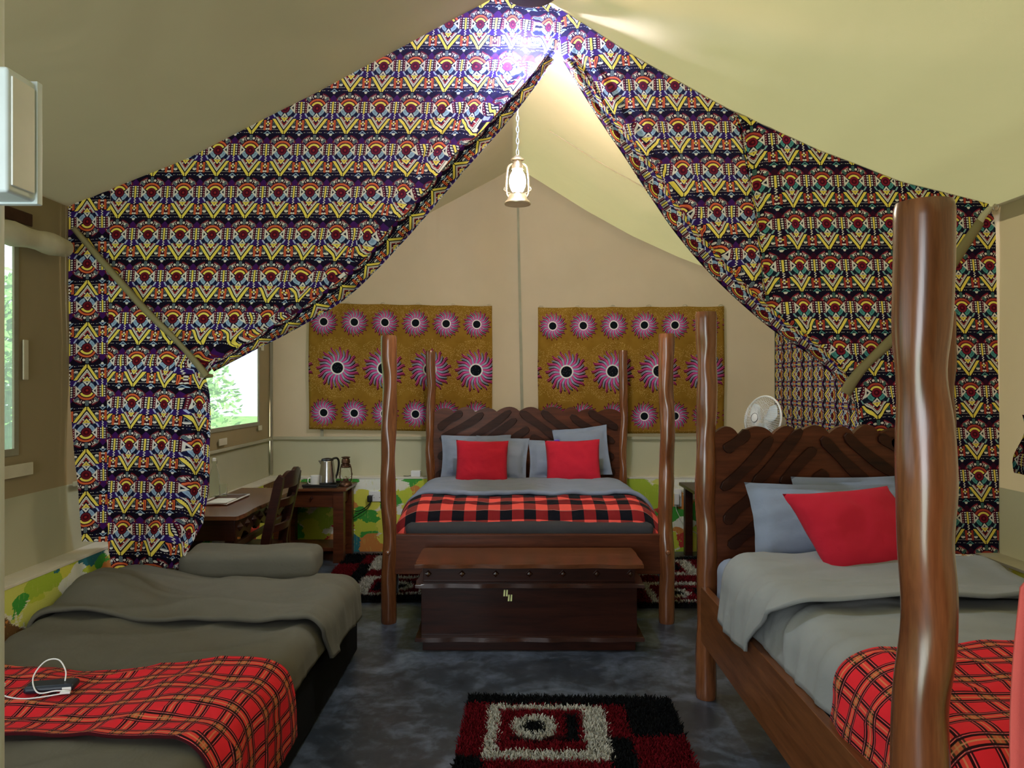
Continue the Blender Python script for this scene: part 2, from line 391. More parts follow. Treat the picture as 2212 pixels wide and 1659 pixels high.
def stripes_mat(name, kind):
    m = Mat(name, 0.9, 0.12); u, v, _ = m.xyz(m.coord('UV')); co = m.coord('UV')
    if kind == 'check':
        a = (u/0.222).fr() < 0.5; b = (v/0.222).fr() < 0.5
        c = m.mix(a, (0.004, 0.004, 0.008), (0.20, 0.012, 0.014)); c2 = m.mix(a, (0.22, 0.030, 0.026), (0.86, 0.10, 0.075))
        c = m.mix(b, c, c2)
        c = m.mix(((v/0.222).fr() < 0.02), c, (0.35, 0.2, 0.18))
    else:
        c = m.rgb((0.74, 0.020, 0.032))
        p = 0.098
        for s in (u, v):
            q = (s/p).fr(); k = (q-0.5).abs()
            c = m.mix((k < 0.20) & btw(k, 0.135, 0.165), c, (0.55, 0.30, 0.22))
            c = m.mix((k < 0.13)*0.13, c, (0.30, 0.22, 0.07))
            c = m.mix((k < 0.022)*0.6, c, (0.62, 0.30, 0.12))
            c = m.mix((btw(k, 0.108, 0.176)), c, (0.020, 0.002, 0.004))
            c = m.mix((btw(k, 0.203, 0.248)), c, (0.045, 0.003, 0.006))
            c = m.mix((btw(k, 0.176, 0.203))*0.3, c, (0.75, 0.25, 0.24))
        q1 = ((u/p).fr()-0.5).abs() < 0.12; q2 = ((v/p).fr()-0.5).abs() < 0.12
        c = m.mix((q1 & q2)*0.3, c, (0.25, 0.17, 0.04))
    m.col(c); big = m.noise(co, 7, 3, 0.6, 0.8); wv = m.noise(co, 600, 1)
    m.b.inputs['Sheen Weight'].default_value = 0.03
    m.bump(big+wv*0.04, 0.4, 0.02); return m.m
M['check'] = stripes_mat('black_red_check', 'check')
M['tartan'] = stripes_mat('red_tartan', 'tartan')

def rug_mat():
    m = Mat('shag_pile', 0.95, 0.1); u, v, _ = m.xyz(m.coord('UV'))
    n = m.noise(m.coord('UV'), 60, 2); j = (n-0.5)*0.05
    u = u+j; v = v-j
    RED = (0.16, 0.004, 0.010); BL = (0.005, 0.006, 0.007); WH = (0.62, 0.60, 0.52)
    # v mirrored about the rug's middle so the design repeats towards the other end
    v = 0.75-((v-0.75).abs())
    c = m.rgb(RED)
    def put(mask, k):
        nonlocal c; c = m.mix(mask, c, k)
    put(v < 0.11, BL)
    put((u > 0.76) & (v < 0.42), BL); put(btw(u, 0.65, 0.76) & (v > 0.44), BL)
    put((u < 0.12) & (v > 0.62), BL)
    fr_ = btw(u, 0.11, 0.66) & btw(v, 0.12, 0.64)
    inn = btw(u, 0.165, 0.555) & btw(v, 0.165, 0.565)
    put(fr_ & inn.inv(), WH)
    put(btw(u, 0.47, 0.53) & btw(v, 0.22, 0.48), BL)
    put(btw(u, 0.22, 0.47) & btw(v, 0.44, 0.48), (0.03, 0.004, 0.006))
    e = hyp((u-0.33)/1.0, (v-0.345)/1.15)
    put(e < 0.105, WH); put(e < 0.052, BL)
    n2 = m.noise(m.coord('UV'), 240, 1)
    c = m.mix(n2*0.45, c, (0.004, 0.003, 0.003))
    m.col(c); return m.m
M['rug'] = rug_mat()
# ------------------------------------------------------------------ mesh helpers
def link(name, me, mat, parent=None, smooth=True, ang=35):
    if smooth:
        for p in me.polygons: p.use_smooth = True
        try: me.set_sharp_from_angle(angle=math.radians(ang))
        except Exception: pass
    mats = mat if isinstance(mat, (list, tuple)) else [mat]
    for x in mats: me.materials.append(M[x] if isinstance(x, str) else x)
    o = bpy.data.objects.new(name, me); C.objects.link(o)
    if parent:
        bpy.context.view_layer.update()
        o.parent = parent; o.matrix_parent_inverse = parent.matrix_world.inverted()
    return o
def ob(name, bm, mat, parent=None, smooth=True, ang=35):
    bmesh.ops.recalc_face_normals(bm, faces=bm.faces[:])
    me = bpy.data.meshes.new(name); bm.to_mesh(me); bm.free()
    o = link(name, me, mat, parent, smooth, ang)
    if smooth and ang <= 35 and len(me.polygons) < 4000:
        md = o.modifiers.new('weighted', 'WEIGHTED_NORMAL'); md.keep_sharp = True; md.weight = 80
    return o
def thing(name, label, cat, loc=(0, 0, 0), group=None):
    o = bpy.data.objects.new(name, None); o.empty_display_size = 0.1; C.objects.link(o); o.location = loc
    o['label'] = label; o['category'] = cat
    if group: o['group'] = group
    return o
def tag(o, label, cat, group=None):
    o['label'] = label; o['category'] = cat
    if group: o['group'] = group
    return o
def struct(o, label=None):
    o['kind'] = 'structure'
    if label: o['label'] = label
    return o
def BM(): return bmesh.new()
def box(bm, x0, x1, y0, y1, z0, z1, bev=0.0, seg=2, mat=None):
    g = bmesh.ops.create_cube(bm, size=1.0); vs = g['verts']
    for v in vs: v.co = Vector((lerp(x0, x1, v.co.x+.5), lerp(y0, y1, v.co.y+.5), lerp(z0, z1, v.co.z+.5)))
    if mat is not None:
        for v in vs: v.co = mat @ v.co
    if bev:
        es = list({e for v in vs for e in v.link_edges})
        bmesh.ops.bevel(bm, geom=es, offset=bev, segments=seg, profile=0.5, affect='EDGES')
    return bm
def lathe(bm, prof, c=(0, 0, 0), n=24, mat=None, cap=True):
    rings = []
    for r, z in prof:
        ring = []
        for i in range(n):
            a = 2*PI*i/n; p = Vector((r*math.cos(a), r*math.sin(a), z))
            if mat is not None: p = mat @ p
            ring.append(bm.verts.new(p+Vector(c)))
        rings.append(ring)
    for a, b in zip(rings, rings[1:]):
        for i in range(n): bm.faces.new((a[i], a[(i+1) % n], b[(i+1) % n], b[i]))
    if cap:
        if prof[0][0] > 1e-4: bm.faces.new(rings[0][::-1])
        if prof[-1][0] > 1e-4: bm.faces.new(rings[-1])
    return bm
def tube(bm, pts, r, n=8, closed=False):
    pts = [Vector(p) for p in pts]; N = len(pts); rings = []; up = Vector((0, 0, 1)); prev = None
    for i, p in enumerate(pts):
        a = pts[i-1] if (i or closed) else p; b = pts[(i+1) % N] if (i < N-1 or closed) else p
        t = (b-a).normalized()
        if prev is None:
            s = t.cross(up)
            if s.length < 1e-3: s = t.cross(Vector((1, 0, 0)))
        else: s = prev-t*prev.dot(t)
        s.normalize(); prev = s; u = s.cross(t)
        rr = r(i/(N-1)) if callable(r) else r
        rings.append([bm.verts.new(p+s*(rr*math.cos(2*PI*k/n))+u*(rr*math.sin(2*PI*k/n))) for k in range(n)])
    for i in range(N if closed else N-1):
        a, b = rings[i], rings[(i+1) % N]
        for k in range(n): bm.faces.new((a[k], a[(k+1) % n], b[(k+1) % n], b[k]))
    if not closed: bm.faces.new(rings[0][::-1]); bm.faces.new(rings[-1])
    return bm
def spline(pts, n=8):
    pts = [Vector(p) for p in pts]; out = []
    for i in range(len(pts)-1):
        p0 = pts[max(0, i-1)]; p1 = pts[i]; p2 = pts[i+1]; p3 = pts[min(len(pts)-1, i+2)]
        for k in range(n):
            t = k/n
            out.append(0.5*((2*p1)+(p2-p0)*t+(2*p0-5*p1+4*p2-p3)*t*t+(3*p1-p0-3*p2+p3)*t**3))
    out.append(pts[-1]); return out
def prism(bm, poly, f, d, bev=0.0):
    """poly: list of 2-D points; f maps (a, b) to 3-D; d: extrusion vector"""
    lo = [bm.verts.new(Vector(f(a, b))) for a, b in poly]; hi = [bm.verts.new(v.co+Vector(d)) for v in lo]
    n = len(poly); fs = [bm.faces.new(lo[::-1]), bm.faces.new(hi)]
    for i in range(n): fs.append(bm.faces.new((lo[i], lo[(i+1) % n], hi[(i+1) % n], hi[i])))
    if bev:
        es = [e for e in fs[1].edges]
        bmesh.ops.bevel(bm, geom=es, offset=bev, segments=2, profile=0.5, affect='EDGES')
    return bm
def gridmesh(name, nu, nv, f, mat, parent=None, uv=None, thick=0.0, off=-1.0, smooth=True):
    vs = []; uvs = []
    for j in range(nv+1):
        for i in range(nu+1):
            p = f(i/nu, j/nv); vs.append(tuple(p)); uvs.append(uv(i/nu, j/nv) if uv else (i/nu, j/nv))
    W = nu+1
    fs = [(j*W+i, j*W+i+1, (j+1)*W+i+1, (j+1)*W+i) for j in range(nv) for i in range(nu)]
    me = bpy.data.meshes.new(name); me.from_pydata(vs, [], fs); me.update()
    L = me.uv_layers.new(name='UVMap')
    for lp in me.loops: L.data[lp.index].uv = uvs[lp.vertex_index]
    o = link(name, me, mat, parent, smooth, 80)
    if thick:
        md = o.modifiers.new('thickness', 'SOLIDIFY'); md.thickness = thick; md.offset = off
    return o
def rounded_box(bm, x0, x1, y0, y1, z0, z1, r, cuts=24, wr=0.0, seed=0):
    bm2 = bmesh.new(); bmesh.ops.create_cube(bm2, size=2.0); bmesh.ops.subdivide_edges(bm2, edges=bm2.edges[:], cuts=cuts, use_grid_fill=True)
    c = Vector(((x0+x1)/2, (y0+y1)/2, (z0+z1)/2)); h = Vector(((x1-x0)/2, (y1-y0)/2, (z1-z0)/2))
    for v in bm2.verts:
        q = Vector([math.copysign(abs(k)**0.75, k) for k in v.co])
        p = Vector((q.x*h.x, q.y*h.y, q.z*h.z)); i = Vector([max(-(h[k]-r), min(h[k]-r, p[k])) for k in range(3)]); d = p-i
        if d.length > 1e-6: p = i+d.normalized()*r
        if wr: p += (d.normalized() if d.length > 1e-6 else Vector((0, 0, 1)))*wr*nz(p.x*4+seed, p.y*4, p.z*4)
        v.co = p+c
    me = bpy.data.meshes.new('tmp'); bm2.to_mesh(me); bm2.free(); bm.from_mesh(me); bpy.data.meshes.remove(me); return bm
def over(s, lo, hi, r):
    """fold a strip coordinate over the edges lo / hi with radius r -> position, drop, outward sign"""
    if s > hi-r:
        a = (s-(hi-r))/r
        if a < PI/2: return hi-r+r*math.sin(a), r*(1-math.cos(a)), math.sin(a)
        return hi, r+(s-(hi-r)-r*PI/2), 1.0
    if s < lo+r:
        a = ((lo+r)-s)/r
        if a < PI/2: return lo+r-r*math.sin(a), r*(1-math.cos(a)), -math.sin(a)
        return lo, r+((lo+r)-s-r*PI/2), -1.0
    return s, 0.0, 0.0
def drape(name, s0, s1, t0, t1, lox, hix, loy, hiy, r, z, mat, parent=None, nu=60, nv=60, thick=0.02, wr=0.012, fx=5.0, fy=5.0, seed=0.0, edge=None, uvs=1.0, rag=0.0, ry=None):
    """cloth lying on a box: strip coordinates s (x) and t (y); z(s, t) is the top height; edge(u, v) moves s, t"""
    def f(u, v):
        s = lerp(s0, s1, u); t = lerp(t0, t1, v)
        if edge: s, t = edge(s, t, u, v)
        x, dx, ox = over(s, lox, hix, r); y, dy, oy = over(t, loy, hiy, ry or r)
        q = 1-abs(nz(s*fx*0.5+t*1.3+seed, t*fy*0.9-s*0.8, seed+8))*2.2
        n = wr*(nz(s*fx+seed, t*fy, seed)+0.5*nz(s*fx*2.3+seed, t*fy*2.3, seed+5)+0.75*max(0, q)**3)
        k = max(abs(ox), abs(oy)); flare = 0.02*(abs(ox)*clamp((dx-r)/0.2)+0)
        return Vector((x+ox*(n+flare), y+oy*n, z(s, t)-dx-dy+n*(1-0.6*k)))
    return gridmesh(name, nu, nv, f, mat, parent, lambda u, v: (lerp(s0, s1, u)*uvs, lerp(t0, t1, v)*uvs), thick)
def pillow(name, c, wd, ht, th, rot, mat, seed=0, flange=0.0, parent=None, n=28, sag=0.0, shear=0.0, square=2.6):
    R = Euler(rot).to_matrix(); c = Vector(c)
    bm = BM(); top = []; bot = []
    for j in range(n+1):
        A = []; B = []
        for i in range(n+1):
            a = 2*i/n-1; b = 2*j/n-1
            fl = flange/(wd/2); a1 = clamp(abs(a)/(1-fl)) if fl else abs(a); b1 = clamp(abs(b)/(1-fl*wd/ht)) if fl else abs(b)
            t = math.sqrt(max(0, (1-a1**square)*(1-b1**square)))
            pin = 1-0.055*(1-b*b)*abs(a)**3; pin2 = 1-0.055*(1-a*a)*abs(b)**3
            z_ = b*ht/2*pin2; x = a*wd/2*pin+shear*z_
            nn = 0.012*nz(a*2.2+seed, b*2.2, seed)+0.006*nz(a*6+seed, b*6, seed)
            y = th/2*t
            edge_ = (abs(a) == 1 or abs(b) == 1) if False else (i in (0, n) or j in (0, n))
            e = 0.0 if edge_ else 0.0025
            z2 = z_-sag*t*0.2
            wob = 0.010*nz(a*3+seed, b*3, seed+9)*(1-t)
            A.append(bm.verts.new(c+R @ Vector((x, -y-e-nn*t+wob, z2))))
            B.append(A[-1] if edge_ else bm.verts.new(c+R @ Vector((x, y+e+wob, z2))))
        top.append(A); bot.append(B)
    for j in range(n):
        for i in range(n):
            bm.faces.new((top[j][i], top[j][i+1], top[j+1][i+1], top[j+1][i]))
            q = (bot[j][i], bot[j+1][i], bot[j+1][i+1], bot[j][i+1])
            bm.faces.new(q)
    return ob(name, bm, mat, parent, True, 60)
def copy_child(o, parent, loc=None):
    c = o.copy(); C.objects.link(c); c.parent = parent; return c

# ------------------------------------------------------------------ shell
XL, XR, YB, YF = -2.33, 2.55, 7.15, -1.3
ROOF = [(-2.45, 2.49), (-2.33, 2.52), (-1.69, 2.776), (-0.985, 3.14), (-0.119, 3.60), (0.03, 3.69), (0.18, 3.60), (0.713, 3.266), (1.157, 3.02), (1.603, 2.817), (2.047, 2.647), (2.493, 2.533), (2.55, 2.52), (2.67, 2.49)]
def roofz(x): return pw(ROOF, x)
bm = BM(); box(bm, -2.21, 2.43, YF, 7.03, -0.12, 0.0)
struct(ob('floor', bm, 'floor', smooth=False))
nx = 96
def roof_f(u, v):
    x = lerp(-2.45, 2.67, u); y = lerp(YF, YB+0.02, v)
    sag = 0.02*math.sin(PI*clamp((y-3.9)/3.25))*math.sin(PI*clamp(abs(x-0.03)/2.4)) if y > 3.9 else 0.03*math.sin(PI*clamp((y+1.3)/5.2))*math.sin(PI*clamp(abs(x-0.03)/2.4))
    return Vector((x, y, roofz(x)-sag))
struct(gridmesh('ceiling', nx, 48, roof_f, 'roof'))
ceil = bpy.data.objects['ceiling']
def seam(name, pts, mat='webbing', r=0.006, parent=None):
    return ob(name, tube(BM(), pts, r, 6), mat, parent)
for sx in (1, -1):      # stitched seams of the roof cloth, near and far bay
    for k, (ya, x0, x1) in enumerate(((5.6, 0.25, 2.3), (1.45, 0.9, 2.4))):
        pts = []
        for i in range(13):
            x = 0.03+sx*lerp(x0, x1, i/12)
            if XL < x < XR: pts.append((x, ya+0.12*i/12*k, roofz(x)-0.032))
        seam('seam', pts, 'roof', 0.004, ceil)
def wall_with_hole(name, X, ys, zs, holes, mat, low):
    """fabric side wall at x = X as one grid with window holes; low part takes the second material"""
    yy = sorted(set([YF, YB]+[h[0] for h in holes]+[h[1] for h in holes]+[YF+i*(YB-YF)/24 for i in range(25)]))
    zz = sorted(set([0.66, low, 2.535]+[h[2] for h in holes]+[h[3] for h in holes]+[0.9, 1.4, 1.8, 2.3]))
    bm = BM(); V = {}
    def vert(y, z):
        if (y, z) not in V:
            k = 0.014*nz(y*1.3, z*1.6, X)*clamp((z-0.7)*3)*clamp((2.5-z)*3)
            V[(y, z)] = bm.verts.new((X+k, y, z))
        return V[(y, z)]
    for a, b in zip(yy, yy[1:]):
        for c, d in zip(zz, zz[1:]):
            m_ = ((a+b)/2, (c+d)/2)
            if any(h[0] < m_[0] < h[1] and h[2] < m_[1] < h[3] for h in holes): continue
            f = bm.faces.new((vert(a, c), vert(b, c), vert(b, d), vert(a, d))); f.material_index = 1 if m_[1] < low else 0
    return struct(ob(name, bm, mat))
W1 = (0.35, 3.46, 1.285, 2.27); W2 = (5.25, 6.79, 1.24, 2.25)  # first window lengthened towards the camera, out of view, for more daylight
wl = wall_with_hole('wall_left', XL, None, None, [W1, W2], ['side', 'band'], 1.06)
wr_ = wall_with_hole('wall_right', XR, None, None, [], ['wallc', 'band'], 1.05)
bm = BM()
xs = [XL+i*(XR-XL)/40 for i in range(41)]; zs = [0.66, 0.86, 1.07, 1.5, 1.9, 2.2, 2.5]
rows = [[bm.verts.new((x, YB-0.02*nz(x*1.5, z*1.2, 3), z)) for x in xs] for z in zs]
rows.append([bm.verts.new((x, YB, max(2.52, roofz(x)))) for x in xs])
for j in range(len(rows)-1):
    for i in range(40):
        f = bm.faces.new((rows[j][i], rows[j][i+1], rows[j+1][i+1], rows[j+1][i])); f.material_index = 1 if j < 2 else 0
struct(ob('wall_back', bm, ['wallc', 'band']))
bm = BM()
for (x0, x1, z0) in ((XL, -1.95, 0), (-1.95, -0.35, 2.50), (-0.35, XR, 0)):
    n = 12; lo = [bm.verts.new((lerp(x0, x1, i/n), YF, z0)) for i in range(n+1)]; hi = [bm.verts.new((lerp(x0, x1, i/n), YF, max(2.52, roofz(lerp(x0, x1, i/n))))) for i in range(n+1)]
    for i in range(n): bm.faces.new((lo[i], lo[i+1], hi[i+1], hi[i]))
struct(ob('wall_front', bm, 'side'))
# flap seams where the ground cloth band meets the wall cloth
def trim(n, bm, mat): return struct(ob('trim_%d' % n, bm, mat))
bm = BM(); box(bm, XL, XR, YB-0.035, YB-0.02, 1.055, 1.085, 0.004); trim(1, bm, 'band')
bm = BM(); box(bm, XL+0.014, XL+0.030, 3.9, YB, 1.05, 1.075, 0.004); trim(2, bm, 'band')
bm = BM(); box(bm, XL+0.012, XL+0.034, YB-0.06, YB-0.028, 0.72, 2.5, 0.004); trim(3, bm, 'webbing')
bm = BM(); prism(bm, [(0.040, 3.64), (0.060, 3.64), (0.115, 1.2), (0.085, 1.2)], lambda a, b: (a, YB-0.024, b), (0, -0.012, 0)); trim(4, bm, 'webbing')
bm = BM(); box(bm, PX(694, YB), PX(700, YB), YB-0.032, YB-0.022, 1.08, 1.2); trim(5, bm, 'webbing')
bm = BM(); box(bm, XR-0.03, XR-0.014, 3.9, YB, 1.04, 1.065, 0.004); trim(6, bm, 'band')
bm = BM(); box(bm, XR-0.03, XR-0.012, YB-0.06, YB-0.03, 1.08, 2.5, 0.004); trim(7, bm, 'webbing')
# masonry plinth walls painted in brush strokes, pale sill on top
for nm, b in (('left', (-2.37, -2.21, YF, 7.19)), ('right', (2.43, 2.59, YF, 7.19)), ('back', (-2.21, 2.43, 7.03, 7.19))):
    bm = BM(); box(bm, *b, -0.1, 0.690)
    o = struct(ob('baseboard_'+nm, bm, 'mural', smooth=False))
    bm = BM(); g = 0.004; box(bm, b[0]-g*(nm != 'back'), b[1]+g*(nm == 'left'), b[2]-g*(nm == 'back'), b[3], 0.690, 0.706, 0.003)
    ob('sill', bm, 'sill', o)
def window(n, w, netmat):
    y0, y1, z0, z1 = w
    r = bpy.data.objects.new('window_%d' % n, None); C.objects.link(r); r.location = (XL, (y0+y1)/2, z0); struct(r)
    def f(u, v): return Vector((XL-0.012+0.006*nz(u*4, v*4, n), lerp(y0-0.01, y1+0.01, u), lerp(z0-0.01, z1+0.01, v)))
    gridmesh('netting', 16, 12, f, netmat, r)
    bm = BM()
    for (a, b, c, d) in ((y0-0.03, y1+0.03, z0-0.03, z0+0.004), (y0-0.03, y0+0.004, z0, z1), (y1-0.004, y1+0.03, z0, z1), (y0-0.03, y1+0.03, z1-0.004, z1+0.03)):
        box(bm, XL-0.004, XL+0.008, a, b, c, d, 0.003)
    ob('hem', bm, 'webbing', r)
    return r
w1 = window(1, W1, 'net'); w2 = window(2, W2, 'net')
bm = BM()
def rollpt(t):
    return (XL+0.075+0.01*math.sin(9*t), lerp(0.3, 3.73, t), 2.285-0.02*t+0.008*math.sin(14*t))
tube(bm, [rollpt(i/60) for i in range(61)], lambda t: 0.050+0.010*math.sin(80*t)*0.6+0.006*nz(t*28, 1, 2), 14); ob('rolled_flap', bm, 'cream', w1)
bm = BM(); box(bm, XL+0.016, XL+0.028, 0.3, 3.56, 2.345, 2.405, 0.004); ob('printed_band', bm, 'bronze', w1)
for k, (a, b, c, d) in enumerate(((3.50, 3.535, 1.61, 1.80), (3.20, 3.57, 1.155, 1.215))):
    bm = BM(); box(bm, XL+0.016, XL+0.024, a, b, c, d, 0.003); ob('fastening_tape', bm, 'cream', w1)
for k, (a, b, c, d) in enumerate(((5.84, 6.0, 1.10, 1.155), (6.83, 6.89, 1.9, 2.0), (6.75, 6.84, 1.165, 1.21))):
    bm = BM(); box(bm, XL+0.016, XL+0.024, a, b, c, d, 0.003); ob('fastening_tape', bm, 'cream', w2)
# outside
bm = BM(); box(bm, -30, 30, -20, 40, -0.4, -0.15); struct(ob('ground', bm, 'earth', smooth=False))
def bush(x, y, rad, hgt, label, seed):
    rnd = random.Random(seed); t = thing('bush', label, 'bush', (x, y, -0.15), 'bushes outside the windows')
    vs = []; fs = []
    for i in range(8000):
        a = rnd.uniform(0, 2*PI); b = math.acos(rnd.uniform(-0.3, 1)); q = rnd.uniform(0.7, 1.05)*(1+0.25*nz(a, b*2, seed))
        p = Vector((x+rad*q*math.sin(b)*math.cos(a), y+rad*q*math.sin(b)*math.sin(a), 0.2+hgt*max(0, 0.45+0.55*q*math.cos(b))))
        d = Vector((rnd.gauss(0, 1), rnd.gauss(0, 1), rnd.gauss(0, 0.7))).normalized()*rnd.uniform(0.035, 0.065); e = d.orthogonal().normalized()*d.length*0.45
        k = len(vs); vs += [p-d, p+e, p+d, p-e]; fs.append((k, k+1, k+2, k+3))
    me = bpy.data.meshes.new('foliage'); me.from_pydata([tuple(v) for v in vs], [], fs)
    o = link('foliage', me, 'leaf', t, False); o['kind'] = 'stuff'
    bm = BM()
    for k in range(5):
        a = k*1.3; tube(bm, [(x, y, -0.16), (x+0.2*math.cos(a), y+0.2*math.sin(a), 0.5), (x+rad*0.6*math.cos(a), y+rad*0.6*math.sin(a), hgt*0.8)], 0.025, 6)
    ob('stem', bm, 'bronze', t)
bush(-5.2, 6.6, 1.1, 2.6, 'leafy green bush seen through the far window by the desk', 3)
bush(-5.0, 9.3, 1.3, 3.2, 'leafy green bush standing farther off outside the far window', 4)
bush(-5.6, 4.2, 1.0, 2.2, 'leafy green bush outside the near window at the left edge', 5)
# ------------------------------------------------------------------ printed curtains dividing the tent
YC = 3.88; TW = 0.1675
RL = [(-39, 1111), (-10, 1057), (180, 700), (330, 410), (392, 240), (434, 132)]
def foldwave(w, py, seed):
    return math.sin(w/7.2+2.0*nz(w*0.01, py*0.006, seed))*0.6+math.sin(w/3.1+py*0.004+seed)*0.3+0.5*nz(w*0.05, py*0.012, seed+3)
def curtain_part(name, parent, rows, xl, xr, mat, n, free, amp, seed, back, flip=False, du=0.0, dv=0.0, gather=0.0, skew=0.0, reach=110.0, yo=0.0, tie=None):
    """rows: list of image heights; xl, xr give the outline in the plane YC; free = -1 / 1: which side hangs free and gathers in pleats"""
    nv = len(rows)-1
    def base(u, v):
        py = rows[min(nv, int(round(v*nv)))]; a, b = xl(py), xr(py); px = lerp(a, b, u)
        w = (b-px) if free > 0 else (px-a)
        return px, py, w, b-a
    def f(u, v):
        px, py, w, wd = base(u, v)
        t = 1-(w/max(1, wd)); Y = YC+back(py)*smooth(t*1.6)+yo
        A = amp*math.exp(-w/reach)*smooth((py-40)/160)
        if tie and abs(py-tie) < 120: A *= 0.35+0.65*(abs(py-tie)/120)
        p = P(px, py, Y); flat = 0.006*nz(px*0.01, py*0.008, seed)
        p.y += A*foldwave(w, py, seed)+flat
        return p
    def uv(u, v):
        px, py, w, wd = base(u, v)
        g = gather*math.exp(-w/reach)
        x = PX(px, YC)/TW; z = PZ(py, YC)/TW
        x += g*(1.5*math.sin(w/13.0+seed)*0.25+w/60.0*0.4)*free+0.16*g*foldwave(w, py, seed)
        z += g*0.55*math.exp(-w/60.0)+0.25*g*nz(w*0.02, py*0.01, seed)
        if flip: z = -z
        x += skew*z
        return (x+du, z+dv)
    return gridmesh(name, n, nv, f, mat, parent, uv)
def hem_strip(name, parent, pts, width, mat, seed, side):
    """turned-back edge of the cloth lying along the opening"""
    sp = spline([(a, b, 0) for a, b in pts], 10); N = len(sp)-1
    L = [0.0]
    for a, b in zip(sp, sp[1:]): L.append(L[-1]+(b-a).length)
    def fr(v):
        i = min(N-1, int(v*N)); t = v*N-i; p = sp[i].lerp(sp[i+1], t); d = (sp[i+1]-sp[i]).normalized(); return p, Vector((-d.y, d.x, 0))*side, lerp(L[i], L[i+1], t)
    def f(u, v):
        p, nn, l = fr(v); k = width*(0.35+0.65*math.sin(PI*clamp(v*0.9+0.08)))*(1+0.3*nz(l*0.012, seed, 1)); q = p+nn*(k*(1-u))
        Y = YC-0.045*math.sin(PI*clamp(u*0.8+0.2))-0.012-0.014*math.sin(l/26.0+u*4)*u
        return P(q.x, q.y, Y)
    def uv(u, v):
        p, nn, l = fr(v); return ((l*YC/F)/TW*0.95+seed, (width*u*1.5*YC/F)/TW+0.35*seed)
    return gridmesh(name, 12, N*2, f, mat, parent, uv)
# left curtain
cl = thing('curtain', 'left blue and yellow tribal print curtain, tied back low beside the desk', 'curtain', P(300, 1170, YC), 'printed curtains dividing the tent')
EL = [(440, 132), (850, 150), (1172, 176)]
def roofL(py): return pw(RL, py)
def xL(py): return roofL(py) if py < 440 else pw(EL, py)
def sL(py): return pw([(395, 240), (440, 238), (850, 231), (1172, 233), (1228, 240)], py)
IN_L = [(-39, 1112), (-10, 1162), (25, 1208), (60, 1214), (105, 1208), (120, 1195), (245, 1110), (370, 1000), (510, 880), (630, 760), (700, 650), (755, 540), (800, 456), (815, 446), (850, 455), (900, 458), (1050, 453), (1130, 440), (1228, 388)]
rowsA = [400+i*(1170-400)/60 for i in range(61)]
curtain_part('side_panel', cl, rowsA, lambda py: min(xL(py), sL(py)-1), sL, 'tribal', 14, -1, 0.012, 4.1, lambda py: 0.0, True, 0.32, 0.10, 0.12, 0.0, 60, 0.006)
rowsB = [-38+i*(1228+38)/180 for i in range(181)]
def mainL(py): return max(roofL(py), sL(py)) if py >= 395 else roofL(py)
curtain_part('main_panel', cl, rowsB, mainL, lambda py: pw(IN_L, py), 'tribal', 150, 1, 0.024, 1.7, lambda py: 0.22*smooth((py-830)/380), False, 0.435, 0.325, 0.45, -0.075, 105, 0.0, 812)
hem_strip('turned_edge', cl, [(1198, 130), (1108, 250), (998, 375), (878, 515), (758, 636), (648, 706), (540, 762), (462, 803)], 40, 'tribal', 0.7, 1)
def ribbon(name, parent, pts, wd, mat, Y, nn=40, sagk=0.0, twist=0.0):
    sp = spline([(a, b, 0) for a, b in pts], 12); N = len(sp)-1
    def f(u, v):
        i = min(N-1, int(v*N)); t = v*N-i; p = sp[i].lerp(sp[i+1], t); d = (sp[i+1]-sp[i]).normalized(); n_ = Vector((-d.y, d.x, 0))
        wv = wd*(0.85+0.3*abs(math.sin(v*5+twist)))
        q = p+n_*(u-0.5)*wv
        return P(q.x, q.y, Y-0.012*math.sin(u*PI)-0.01*math.sin(v*7)*(u-0.5))
    return gridmesh(name, 4, N, f, mat, parent, None, 0.003, 0)
ribbon('tieback', cl, [(158, 492), (230, 575), (310, 665), (380, 735), (425, 785), (446, 812)], 13, 'strap', YC-0.075)
bm = BM(); p = P(446, 812, YC-0.03); lathe(bm, [(0.004, -0.012), (0.03, -0.008), (0.035, 0.0), (0.03, 0.009), (0.004, 0.013)], p, 14); ob('tie_knot', bm, 'strap', cl)
# right curtain
cr = thing('curtain', 'right tribal print curtain with teal outer panel, tied back behind the near bed', 'curtain', P(1950, 1195, YC), 'printed curtains dividing the tent')
RR = [(13, 1206), (126, 1400), (228, 1583), (313, 1767), (384, 1950), (433, 2134)]
def roofR(py): return pw(RR, py)
ER = [(440, 2134), (480, 2150), (850, 2158), (1197, 2168)]
def xR(py): return roofR(py) if py < 440 else pw(ER, py)
IN_R = [(13, 1205), (120, 1213), (250, 1290), (330, 1345), (400, 1390), (500, 1458), (600, 1545), (700, 1660), (770, 1760), (830, 1822), (845, 1828), (870, 1846), (930, 1858), (1197, 1880)]
def seamR(py): return pw([(224, 1574), (279, 1598), (455, 1628), (600, 1645), (690, 1650)], py)
rowsC = [14+i*(690-14)/90 for i in range(91)]
curtain_part('inner_panel', cr, rowsC, lambda py: pw(IN_R, py), lambda py: roofR(py) if py < 224 else max(seamR(py)+7, pw(IN_R, py)+1), 'tribal', 70, -1, 0.022, 6.3, lambda py: 0.0, False, 0.617, -0.383, 0.45, 0.07, 70, 0.006)
rowsD = [226+i*(1197-226)/130 for i in range(131)]
curtain_part('outer_panel', cr, rowsD, lambda py: max(seamR(py), pw(IN_R, py)) if py < 690 else pw(IN_R, py), xR, 'tribal_t', 110, -1, 0.018, 8.8, lambda py: 0.0, False, 0.735, -0.021, 0.30, 0.10, 60, 0.0, 840)
